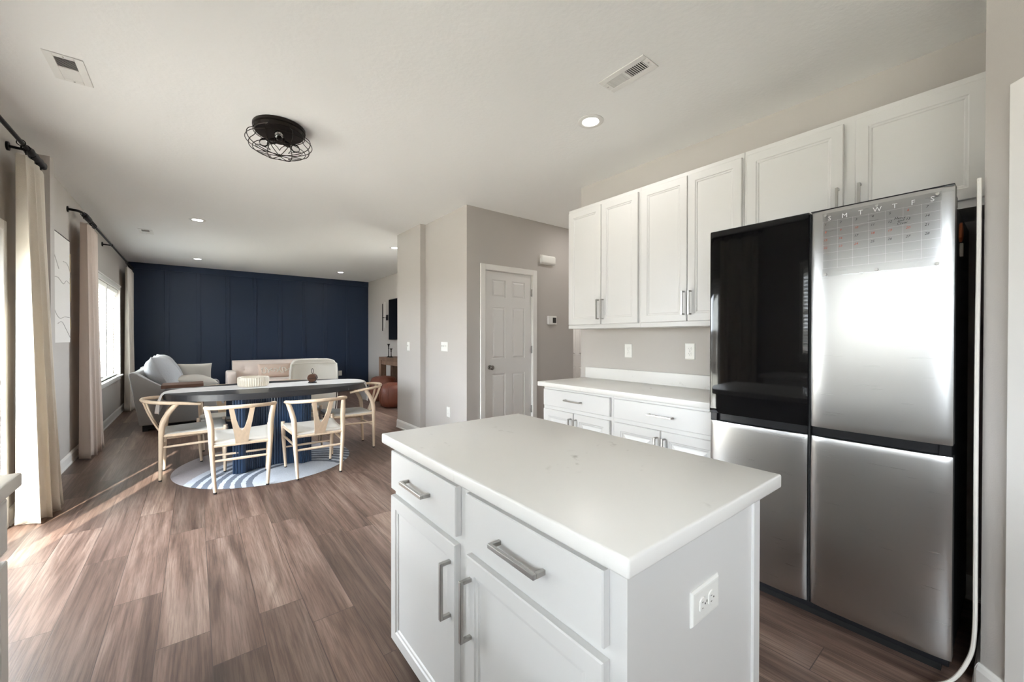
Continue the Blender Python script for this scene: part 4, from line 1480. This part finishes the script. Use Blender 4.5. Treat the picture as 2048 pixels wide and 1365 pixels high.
# runner laid along the table, hanging over both ends
def runner_fn(u, v):
    hl, hr = .20, .25          # hanging lengths
    c0, c1 = -.235 + .0, 1.615
    s_ = -hl + (c1 - c0 + hl + hr) * u
    tq = min(1, max(0, s_ / (c1 - c0)))
    yc_ = 5.075 - .075 * tq
    hw = .195 + .055 * tq
    hang = max(0, -s_, s_ - (c1 - c0))
    w = hw * (1 - min(1, hang / .2) * (.42 if s_ < 0 else .35))
    yy = yc_ + (v - .5) * 2 * w + .004 * math.sin(u * 34) * abs(2 * v - 1) - (.06 * min(1, hang / .2) if s_ > 0 else .10 * min(1, hang / .2))
    q = max(-.98, min(.98, (yy - TY) / TB))
    ex = TA * math.sqrt(1 - q * q)
    xl, xr = TX - ex - .006, TX + ex + .006
    z = .758 + .0012 * math.sin(u * 41) * math.sin(v * 7)
    R_ = .022
    if s_ < 0:
        a = min(1, hang / (R_ * 1.57))
        x = xl + R_ * .6 * (1 - math.sin(a * PI / 2)) - .02 * min(1, hang / .08) - .022 * hang / .2
        z = z - R_ * (1 - math.cos(a * PI / 2)) - max(0, hang - R_ * 1.57)
        x += .012 * math.sin(v * 9) * min(1, hang * 8)
    elif s_ > c1 - c0:
        a = min(1, hang / (R_ * 1.57))
        x = xr - R_ * .6 * (1 - math.sin(a * PI / 2)) + .02 * min(1, hang / .08)
        z = z - R_ * (1 - math.cos(a * PI / 2)) - max(0, hang - R_ * 1.57)
        x += .014 * math.sin(v * 10 + 1) * min(1, hang * 8)
        z += .012 * math.sin(v * 5 + 1) * min(1, hang * 6)
    else:
        x = xl + R_ * .6 + (xr - xl - R_ * 1.2) * (s_ / (c1 - c0))
    return (x, yy, z)
o = MB().grid(runner_fn, 120, 18).build('table_runner', M_RUNNER, angle=180, solid=.0025, loc=(TX, TY, .76))
tag(o, 'white linen runner lying along the dark oval table and hanging over its ends', 'table runner')

# ribbed bowl
t = thing('ribbed_bowl', 'low cream ribbed bowl on the table runner', 'bowl', (.49, 5.08, .761))
off = t.location
m = MB(off)
n = 120
rings = []
for (r, h, rib) in ((.10, 0, 0), (.128, .001, 1), (.137, .012, 1), (.14, .06, 1), (.141, .09, .6), (.139, .096, 0), (.131, .096, 0), (.13, .09, 0), (.127, .015, 0), (.10, .01, 0)):
    rings.append([m.bm.verts.new((.49 + (r + rib * .005 * (1 if k % 3 else -.6)) * math.cos(2 * PI * k / n), 5.08 + (r + rib * .005 * (1 if k % 3 else -.6)) * math.sin(2 * PI * k / n), .761 + h)) for k in range(n)])
for A, B in zip(rings, rings[1:]):
    for k in range(n):
        m.bm.faces.new((A[k], A[(k + 1) % n], B[(k + 1) % n], B[k]))
m.bm.faces.new(rings[0][::-1]); m.bm.faces.new(rings[-1])
m.build('vessel', M_BOWL, t)

# small wood and wire holder
bx, by, bz = 1.05, 5.0, .761
t = thing('coaster_holder', 'small brown wire holder with round wooden coasters on the runner', 'holder', (bx, by, bz))
off = t.location
MB(off).lathe([(0, 0), (.043, 0), (.046, .004), (.046, .012), (0, .012)], (bx, by, bz), 24, 'z', False, False).build('tray', M_WIRE, t)
for k in range(4):
    y = -.024 + k * .016
    MB(off).lathe([(0, -.006), (.043, -.006), (.045, -.003), (.045, .003), (.043, .006), (0, .006)], (bx + y * .6, by + y, bz + .058), 24, 'y', False, False).build('coaster', M_BASK, t)
m = MB(off)
for a in (0, PI / 2, PI, 3 * PI / 2):
    c, s = math.cos(a + .5), math.sin(a + .5)
    m.tube(polycurve([(bx + .03 * c, by + .03 * s, bz + .01), (bx + .052 * c, by + .052 * s, bz + .03), (bx + .056 * c, by + .056 * s, bz + .07), (bx + .06 * c, by + .06 * s, bz + .078)]), .0028, 6)
m.tube([(bx + .055 * math.cos(2 * PI * k / 24), by + .055 * math.sin(2 * PI * k / 24), bz + .055) for k in range(24)], .0025, 6, True)
m.build('wire_frame', M_WIRE, t)
m = MB(off)
m.tube([(bx, by, bz + .01), (bx, by, bz + .11)], .003, 6)
m.tube([(bx + .011 * math.cos(2 * PI * k / 16) * .786, by - .011 * math.cos(2 * PI * k / 16) * .618, bz + .135 + .028 * math.sin(2 * PI * k / 16)) for k in range(16)], .003, 6, True)
m.build('handle', M_WIRE, t)

# wishbone chairs ------------------------------------------------------
def make_chair(label):
    t = thing('wishbone_chair', label, 'chair', (0, 0, 0), 0, 'wishbone chairs around the dining table')
    G = 'seat'
    # legs
    def leg(pts, rs):
        m = MB().tube(pts, rs, 12)
        o = m.build('leg', M_WOODP, t)
        p = Vector(pts[0])
        MB().tube([(p.x, p.y, 0), (p.x, p.y, .012)], rs[0] * 1.02, 10).build('foot_cap', M_RUBBER, o)
    for s in (-1, 1):
        leg([(s * .205, .225, .010), (s * .212, .227, .12), (s * .222, .229, .30), (s * .226, .230, .42), (s * .227, .231, .452)], [.0115, .014, .018, .019, .017])
        pts = polycurve([(s * .183, -.240, .010), (s * .192, -.236, .16), (s * .202, -.232, .33), (s * .206, -.228, .45), (s * .209, -.215, .53), (s * .223, -.175, .61), (s * .237, -.135, .665), (s * .244, -.118, .692)], 4)
        n = len(pts)
        rs = [.0125 + .0100 * min(1, i / (n * .45)) - (.004 * max(0, (i - n * .6) / (n * .4))) for i in range(n)]
        leg([tuple(p) for p in pts], rs)
    # bent top rail
    hoop = []
    for k in range(29):
        a = PI * k / 28
        x = .268 * math.cos(a)
        hoop.append((x * .93, -.125 - .250 * math.sin(a) ** .9, .688 + .024 * math.sin(a)))
    hoop = [(.236, .045, .664), (.245, -.03, .676)] + hoop + [(-.245, -.03, .676), (-.236, .045, .664)]
    rr_ = [.0125, .0135] + [.0145 + .001 * math.sin(PI * k / 28) for k in range(29)] + [.0135, .0125]
    MB().tube(hoop, rr_, 12).build('top_rail', M_WOODP, t)
    # Y splat, a bent plywood plate
    m = MB()
    def sp(u, z):
        s = (z - .375) / (.708 - .375)
        y = -.232 - .132 * s - .012 * math.sin(PI * s)
        return Vector((u, y, z))
    outer = [(-.043, .375), (-.050, .45), (-.060, .52), (-.074, .60), (-.090, .704), (-.054, .706), (-.036, .60), (-.024, .525), (-.012, .500), (.012, .500), (.024, .525), (.036, .60), (.054, .706), (.090, .704), (.074, .60), (.060, .52), (.050, .45), (.043, .375)]
    th = .0055
    quads = [((-.043, .043, .375), (-.050, .050, .45)), ((-.050, .050, .45), (-.0565, .0565, .498))]
    def slab(c4):
        nr = Vector((0, -.93, -.37))
        A = [m.bm.verts.new(p + nr * th) for p in c4]
        B = [m.bm.verts.new(p - nr * th) for p in c4]
        m.bm.faces.new(A); m.bm.faces.new(B[::-1])
        for i in range(4):
            m.bm.faces.new((A[i], B[i], B[(i + 1) % 4], A[(i + 1) % 4]))
    for (a0, a1, za), (b0, b1, zb) in quads:
        slab([sp(a0, za), sp(a1, za), sp(b1, zb), sp(b0, zb)])
    for s in (-1, 1):
        prof = [(.0565, .0, .498), (.062, .018, .53), (.074, .038, .60), (.090, .056, .708)]
        for (o0, i0, z0), (o1, i1, z1) in zip(prof, prof[1:]):
            slab([sp(s * o0, z0), sp(s * i0, z0), sp(s * i1, z1), sp(s * o1, z1)])
    bmesh.ops.remove_doubles(m.bm, verts=m.bm.verts[:], dist=.0004)
    m.build('splat', M_WOODP, t, smooth=False)
    # rails under the seat and stretchers
    m = MB()
    m.tube([(-.203, -.232, .385), (.203, -.232, .385)], .0145, 10)
    m.tube([(-.222, .229, .395), (.222, .229, .395)], .013, 10)
    for s in (-1, 1):
        m.tube([(s * .203, -.232, .40), (s * .225, .229, .405)], .013, 10)
    m.build('seat_frame', M_WOODP, t)
    for a, b, r in (((-.194, -.235, .262), (.194, -.235, .262), .011), ((-.215, .227, .20), (.215, .227, .20), .010),
                    ((-.199, -.234, .30), (-.222, .229, .315), .010), ((.199, -.234, .30), (.222, .229, .315), .010)):
        p, q = Vector(a), Vector(b)
        MB().tube([p, p.lerp(q, .25), p.lerp(q, .5), p.lerp(q, .75), q], [r * .8, r, r * 1.08, r, r * .8], 10).build('stretcher', M_WOODP, t)
    # woven seat with the four-triangle envelope weave
    m = MB()
    n = 24
    Gd = []
    for i in range(n + 1):
        row = []
        for j in range(n + 1):
            u, v = i / n * 2 - 1, j / n * 2 - 1
            hw = .196 + (.223 - .196) * (v + 1) / 2
            x = u * hw
            y = -.232 + .461 * (v + 1) / 2
            e = max(abs(u), abs(v))
            z = .428 + .006 * v - .030 * (1 - e) + (.010 * (abs(u) ** 3) * (1 if v > .4 else .4))
            if e > .985:
                z -= .012
            row.append(m.bm.verts.new((x, y, z)))
        Gd.append(row)
    for i in range(n):
        for j in range(n):
            m.bm.faces.new((Gd[i][j], Gd[i + 1][j], Gd[i + 1][j + 1], Gd[i][j + 1]))
    rim = [Gd[i][0] for i in range(n + 1)] + [Gd[n][j] for j in range(1, n + 1)] + [Gd[i][n] for i in range(n - 1, -1, -1)] + [Gd[0][j] for j in range(n - 1, 0, -1)]
    prev = rim
    for sc, dz in ((1.03, -.012), (1.03, -.026), (.98, -.034)):
        cur = [m.bm.verts.new((v.co.x * sc, (v.co.y) * sc, v.co.z + dz + (.012 if dz == -.012 else .012))) for v in rim]
        for k in range(len(rim)):
            m.bm.faces.new((prev[k], prev[(k + 1) % len(rim)], cur[(k + 1) % len(rim)], cur[k]))
        prev = cur
    m.bm.faces.new(prev)
    m.build('seat', M_CORD, t, angle=60)
    return t
ch0 = make_chair('')
SPOTS = [
    (.322, 4.285, -.06, 'pale wishbone chair with its back to the kitchen, the one nearer the sliding door'),
    (.900, 4.240, 0.0, 'pale wishbone chair with its back to the kitchen, the one nearer the white wall'),
    (.000, 4.880, -PI / 2 - .02, 'pale wishbone chair at the table end nearest the windows'),
    (1.385, 4.840, PI / 2 + .02, 'pale wishbone chair at the table end nearest the leather poufs'),
    (.255, 5.425, PI, 'pale wishbone chair on the living room side of the table, nearer the grey sofa'),
    (.965, 5.50, PI + .03, 'pale wishbone chair on the living room side of the table, before the ivory armchair'),
]
for i, (x, y, a, lb) in enumerate(SPOTS):
    c = ch0 if i == 0 else copy_tree(ch0)
    c.location = (x, y, .004)
    c.rotation_euler = (0, 0, a)
    c['label'] = lb

# ------------------------------------------------------------------ living room
def pillow(name, label, c, w, h, d, rot, m_, cat='pillow', group=None, parent=None, puff=1.0):
    """pillow with w along local x, h along local z, thickness d along local y"""
    m = MB()
    n = 18
    R = Matrix.Rotation(rot[2], 4, 'Z') @ Matrix.Rotation(rot[1], 4, 'Y') @ Matrix.Rotation(rot[0], 4, 'X')
    sides = []
    for s in (-1, 1):
        G = []
        for i in range(n + 1):
            row = []
            for j in range(n + 1):
                u, v = i / n * 2 - 1, j / n * 2 - 1
                f = max(0, (1 - abs(u) ** 2.6)) ** .55 * max(0, (1 - abs(v) ** 2.6)) ** .55
                pin = 1 - .06 * (1 - abs(u) ** 2) * abs(v) ** 3
                pin2 = 1 - .06 * (1 - abs(v) ** 2) * abs(u) ** 3
                wr = .03 * math.sin(5 * u + 3 * v) * f * d
                p = Vector((u * w / 2 * pin2, s * (d / 2 * f * puff + .004) + wr, v * h / 2 * pin))
                row.append(m.bm.verts.new(R @ p))
            G.append(row)
        for i in range(n):
            for j in range(n):
                m.bm.faces.new((G[i][j], G[i + 1][j], G[i + 1][j + 1], G[i][j + 1]))
        sides.append(G)
    A, B = sides
    rimA = [A[i][0] for i in range(n + 1)] + [A[n][j] for j in range(1, n + 1)] + [A[i][n] for i in range(n - 1, -1, -1)] + [A[0][j] for j in range(n - 1, 0, -1)]
    rimB = [B[i][0] for i in range(n + 1)] + [B[n][j] for j in range(1, n + 1)] + [B[i][n] for i in range(n - 1, -1, -1)] + [B[0][j] for j in range(n - 1, 0, -1)]
    for k in range(len(rimA)):
        m.bm.faces.new((rimA[k], rimA[(k + 1) % len(rimA)], rimB[(k + 1) % len(rimA)], rimB[k]))
    o = m.build(name, m_, parent, angle=180)
    o.location = c
    if parent is None:
        tag(o, label, cat, group)
    return o

# grey sofa with its side turned to the dining table
t = thing('grey_sofa', 'grey upholstered sofa turned side on behind the dining table', 'sofa', (-.15, 8.05, 0))
off = t.location
def side_profile():
    return [(-.588, .085), (-.692, .775), (-.684, .80), (-.655, .808), (-.60, .785), (-.36, .585), (-.30, .555), (.30, .545), (.335, .52), (.345, .085)]
for ya, yb in ((7.32, 7.47), (8.72, 8.87)):
    MB(off).prism(side_profile(), ya, yb, 'y', bev=.014).build('arm', M_GREYF, t, angle=50)
MB(off).prism([(-.57, .10), (-.675, .77), (-.66, .80), (-.60, .80), (-.42, .42), (-.36, .10)], 7.472, 8.718, 'y', bev=.012).build('back_frame', M_GREYF, t, angle=50)
MB(off).box(-.42, .32, 7.472, 8.718, .10, .30, bev=.012).build('seat_base', M_GREYF, t, angle=50)
for a, b in ((7.475, 8.092), (8.098, 8.715)):
    MB(off).box(-.33, .345, a, b, .30, .475, bev=.045, seg=4).build('seat_cushion', M_GREYC, t)
for k, yq in enumerate((7.79, 8.41)):
    q = pillow('back_cushion', '', (0, 0, 0), .60, .60, .34, (math.radians(0), math.radians(0), 0), M_GREYC, parent=t)
    q.rotation_euler = (0, math.radians(-22), PI / 2)
    q.rotation_euler = Matrix.Rotation(math.radians(-24), 3, 'Y').to_4x4().to_euler()
    q.data.transform(Matrix.Rotation(PI / 2, 4, 'Z'))
    q.location = Vector((-.36, yq, .73)) - off
for (x, y) in ((-.53, 7.38), (.28, 7.38), (-.53, 8.81), (.28, 8.81)):
    MB(off).box(x - .03, x + .03, y - .03, y + .03, 0, .086).build('leg', M_RUBBER, t, smooth=False)
MB(off).box(-.54, .30, 7.345, 8.84, .03, .086).build('plinth', M_RUBBER, t, smooth=False)
pillow('throw_pillow', 'oatmeal square pillow standing at the far end of the grey sofa', (.0, 8.64, .665), .46, .36, .13, (math.radians(12), 0, 0), M_OATF, group='pillows on the grey sofa')
pillow('throw_pillow', 'oatmeal pillow lying flat on the grey sofa seat', (.0, 7.80, .60), .52, .38, .21, (math.radians(82), math.radians(9), .1), M_OATF, group='pillows on the grey sofa')

# C shaped side table
t = thing('side_table', 'brown wooden C shaped side table reaching over the sofa arm', 'side table', (-.13, 7.0, 0))
off = t.location
MB(off).box(-.345, .092, 6.86, 7.24, .612, .655, bev=.003).build('top', M_WALNUT, t, smooth=False)
MB(off).box(.052, .092, 6.86, 7.24, .03, .612, bev=.003).build('upright', M_WALNUT, t, smooth=False)
MB(off).box(-.345, .092, 6.86, 7.24, 0, .03, bev=.003).build('base', M_WALNUT, t, smooth=False)

# tufted sofa on the navy wall
t = thing('tufted_sofa', 'cream tufted sofa standing along the navy wall', 'sofa', (1.45, 10.1, 0))
off = t.location
x0, x1 = .50, 2.42
m = MB(off)
def back_fn(u, v):
    x = x0 + .12 + (x1 - x0 - .24) * u
    z = .36 + .435 * v
    y = 10.20 + .13 * v
    for bxx in (.34, .85, 1.36):
        d2 = ((x - x0 - bxx) / .07) ** 2 + ((z - .60) / .07) ** 2
        y += .028 * math.exp(-d2)
    if v > .93:
        y += .035 * ((v - .93) / .07) ** 2
    if v > .97:
        z -= .008
    return (x, y, z)
nu, nv = 60, 18
G = [[m.bm.verts.new(back_fn(i / nu, j / nv)) for j in range(nv + 1)] for i in range(nu + 1)]
for i in range(nu):
    for j in range(nv):
        m.bm.faces.new((G[i][j], G[i + 1][j], G[i + 1][j + 1], G[i][j + 1]))
rim = [G[i][0] for i in range(nu + 1)] + [G[nu][j] for j in range(1, nv + 1)] + [G[i][nv] for i in range(nu - 1, -1, -1)] + [G[0][j] for j in range(nv - 1, 0, -1)]
bk = [m.bm.verts.new((v.co.x, 10.42 + .1 * (v.co.z - .36), v.co.z)) for v in rim]
for k in range(len(rim)):
    m.bm.faces.new((rim[k], rim[(k + 1) % len(rim)], bk[(k + 1) % len(rim)], bk[k]))
m.bm.faces.new(bk)
bko = m.build('back', M_PINKF, t, angle=60)
for bxx in (.34, .85, 1.36):
    MB(off).lathe([(0, -.012), (.012, -.009), (.016, 0), (.0, .004)], (x0 + bxx, 10.20 + .13 * .55 + .022, .60), 12, 'y', False, False).build('button', M_PINKF, bko)
for xa_, xb_ in ((x0, x0 + .15), (x1 - .15, x1)):
    MB(off).prism([(9.62, .20), (9.62, .56), (9.66, .60), (10.24, .60), (10.30, .56), (10.34, .20)], xa_, xb_, 'x', bev=.03).build('arm', M_PINKF, t)
MB(off).box(x0 + .15, x1 - .15, 9.64, 10.25, .20, .30, bev=.01).build('seat_base', M_PINKF, t)
MB(off).box(x0 + .152, x1 - .152, 9.62, 10.22, .30, .415, bev=.035, seg=3).build('seat_cushion', M_PINKF, t)
for x in (x0 + .08, x1 - .08):
    for y in (9.7, 10.3):
        MB(off).tube([(x, y, 0), (x, y, .2)], [.015, .024], 12).build('leg', M_WALNUT, t)
pw = pillow('lumbar_pillow', 'blush pillow with raised squiggle stitching on the tufted sofa', (1.365, 10.085, .565), .64, .30, .12, (math.radians(-14), 0, 0), M_BLUSH)
m = MB()
rnd = random.Random(4)
pts = []
for k in range(90):
    s = k / 89
    x = -.26 + .52 * s + .022 * math.sin(s * 60)
    z = .065 * math.sin(s * 39 + .6) * (.7 + .3 * math.sin(s * 11))
    u, v = x / .32, z / .15
    f = max(0, (1 - abs(u) ** 2.6)) ** .55 * max(0, (1 - abs(v) ** 2.6)) ** .55
    p = Vector((x, -(.06 * f + .007), z))
    pts.append(Matrix.Rotation(math.radians(-14), 3, 'X') @ p)
m.tube(pts, .0085, 6)
m.build('raised_stitching', M_CREAMF, pw)

# ivory armchair with its back to the dining table
t = thing('armchair', 'ivory upholstered armchair seen from behind the dining table', 'armchair', (1.36, 6.65, 0))
off = t.location
def arm_back(u, v):
    return None
m = MB(off)
pl = [(1.075, .13), (1.055, .55), (1.05, .80), (1.062, .905), (1.10, .955), (1.17, .972), (1.55, .968), (1.62, .945), (1.655, .89), (1.662, .80), (1.655, .55), (1.635, .13)]
A0 = [m.bm.verts.new((x, 6.30 + .05 * (1 - (z / .97)), z)) for x, z in pl]
A1 = [m.bm.verts.new((x * 1.0, 6.44 + .05 * (1 - z / .97), z)) for x, z in pl]
m.bm.faces.new(A0); m.bm.faces.new(A1[::-1])
for i in range(len(pl)):
    m.bm.faces.new((A0[i], A0[(i + 1) % len(pl)], A1[(i + 1) % len(pl)], A1[i]))
es = [e for e in m.bm.edges]
bmesh.ops.bevel(m.bm, geom=es, offset=.016, segments=3, profile=.5, affect='EDGES', clamp_overlap=True)
bo = m.build('back', M_CREAMF, t, angle=60)
m = MB(off)
m.tube(polycurve([(1.062, 6.305, .15), (1.048, 6.297, .55), (1.056, 6.292, .86), (1.10, 6.29, .905), (1.36, 6.288, .912), (1.615, 6.29, .905), (1.655, 6.292, .85), (1.662, 6.297, .55), (1.646, 6.305, .15)], 8), .006, 6)
m.build('welt', M_CREAMF, bo)
for xa_, xb_ in ((1.05, 1.16), (1.55, 1.66)):
    MB(off).prism([(6.42, .13), (6.42, .66), (6.50, .64), (6.95, .585), (7.0, .55), (7.0, .13)], xa_, xb_, 'x', bev=.02).build('arm', M_CREAMF, t)
MB(off).box(1.16, 1.55, 6.44, 6.98, .13, .30, bev=.01).build('seat_base', M_CREAMF, t)
MB(off).box(1.162, 1.548, 6.45, 7.0, .30, .44, bev=.04, seg=3).build('seat_cushion', M_CREAMF, t)
for x in (1.10, 1.61):
    for y in (6.38, 6.94):
        MB(off).tube([(x, y, 0), (x, y, .135)], [.014, .02], 10).build('leg', M_RUBBER, t)

# television, sconce, console, candlesticks, poufs
t = thing('television', 'large black flat television on the living room wall', 'television', (3.56, 8.35, 1.70))
off = t.location
MB(off).box(3.545, 3.588, 7.55, 9.15, 1.232, 2.165, bev=.004).build('cabinet', M_TVB, t, smooth=False)
MB(off).box(3.5435, 3.5452, 7.565, 9.135, 1.25, 2.15).build('screen', M_TV, t, smooth=False)
t = thing('wall_sconce', 'black wall light with a thin upright bar beside the television', 'wall light', (3.56, 9.45, 1.75))
off = t.location
MB(off).box(3.575, 3.59, 9.28, 9.40, 1.69, 1.82, bev=.004).build('back_plate', M_BLACKM, t, smooth=False)
m = MB(off); m.tube([(3.58, 9.34, 1.755), (3.50, 9.40, 1.755)], .008, 8); m.build('arm', M_BLACKM, t)
m = MB(off); m.tube([(3.495, 9.40, 1.44), (3.495, 9.40, 2.08)], .010, 10); m.build('bar', M_BLACKM, t)
m = MB(off); m.tube([(3.525, 9.32, 1.50), (3.525, 9.32, 2.12)], .009, 10); m.build('lamp_tube', M_PLAST, t)

t = thing('console_table', 'chunky brown wooden console table under the television', 'console table', (3.37, 8.1, 0))
off = t.location
MB(off).box(3.185, 3.565, 7.40, 8.79, .79, .86, bev=.004).build('top', M_CONSOLE, t, smooth=False)
MB(off).box(3.20, 3.55, 7.50, 8.69, .70, .79).build('apron', M_CONSOLE, t, smooth=False)
for x in (3.185, 3.445):
    for y in (7.40, 8.67):
        MB(off).box(x, x + .12, y, y + .12, 0, .79, bev=.004).build('leg', M_CONSOLE, t, smooth=False)
MB(off).box(3.46, 3.50, 7.80, 8.25, .02, .70).build('back_board', M_WALNUT, t, smooth=False)
def candlestick(x, y, h, label):
    t = thing('candlestick', label, 'candlestick', (x, y, .861), 0, 'candlesticks on the console table')
    z = .861
    MB(t.location).lathe([(0, z), (.048, z), (.05, z + .006), (.02, z + .02), (.009, z + .035), (.008, z + h * .6), (.013, z + h * .68), (.009, z + h * .75), (.018, z + h * .9), (.034, z + h), (.030, z + h), (.0, z + h - .02)], (x, y, 0), 20, 'z', False, False).build('stem', M_BRONZE, t)
candlestick(3.27, 8.44, .285, 'taller dark candlestick on the console table')
candlestick(3.27, 8.30, .19, 'shorter dark candlestick on the console table')
o = MB().tube([(3.28, 7.76 + .085 * math.cos(2 * PI * k / 32), .955 + .085 * math.sin(2 * PI * k / 32)) for k in range(32)], .011, 8, True).build('ring_ornament', M_BRONZE, loc=(3.28, 7.76, .86))
tag(o, 'dark ring ornament standing on the console table past the candlesticks', 'ornament')
def pouf(x, y, r, h, label):
    t = thing('leather_pouf', label, 'pouf', (x, y, 0), 0, 'leather poufs by the console table')
    pr = [(0, .0), (r * .7, .0), (r * .93, .03), (r, .12), (r * 1.01, h * .5), (r * .97, h * .75), (r * .85, h * .93), (r * .55, h * .99), (0, h)]
    m = MB(t.location)
    n = 48
    m.lathe(pr, (x, y, 0), n, 'z', False, False)
    for v in m.bm.verts:
        a = math.atan2(v.co.y - y, v.co.x - x)
        d = math.hypot(v.co.x - x, v.co.y - y)
        if d > 1e-4:
            k = 1 - .03 * abs(math.cos(a * 4)) ** 12 + .01 * math.sin(7 * a + 9 * v.co.z)
            v.co.x = x + (v.co.x - x) * k
            v.co.y = y + (v.co.y - y) * k
    bo = m.build('cover', M_LEATH, t, angle=60)
    m = MB(t.location)
    for q in range(8):
        a = q * PI / 4
        m.tube([(x + rr * .975 * math.cos(a), y + rr * .975 * math.sin(a), z) for rr, z in pr[2:8]], .005, 5)
    m.build('seam_piping', M_LEATH, bo)
pouf(3.04, 8.12, .275, .49, 'tan leather pouf in front of the console table leg')
pouf(2.90, 7.24, .25, .44, 'tan leather pouf partly hidden by the wall end')
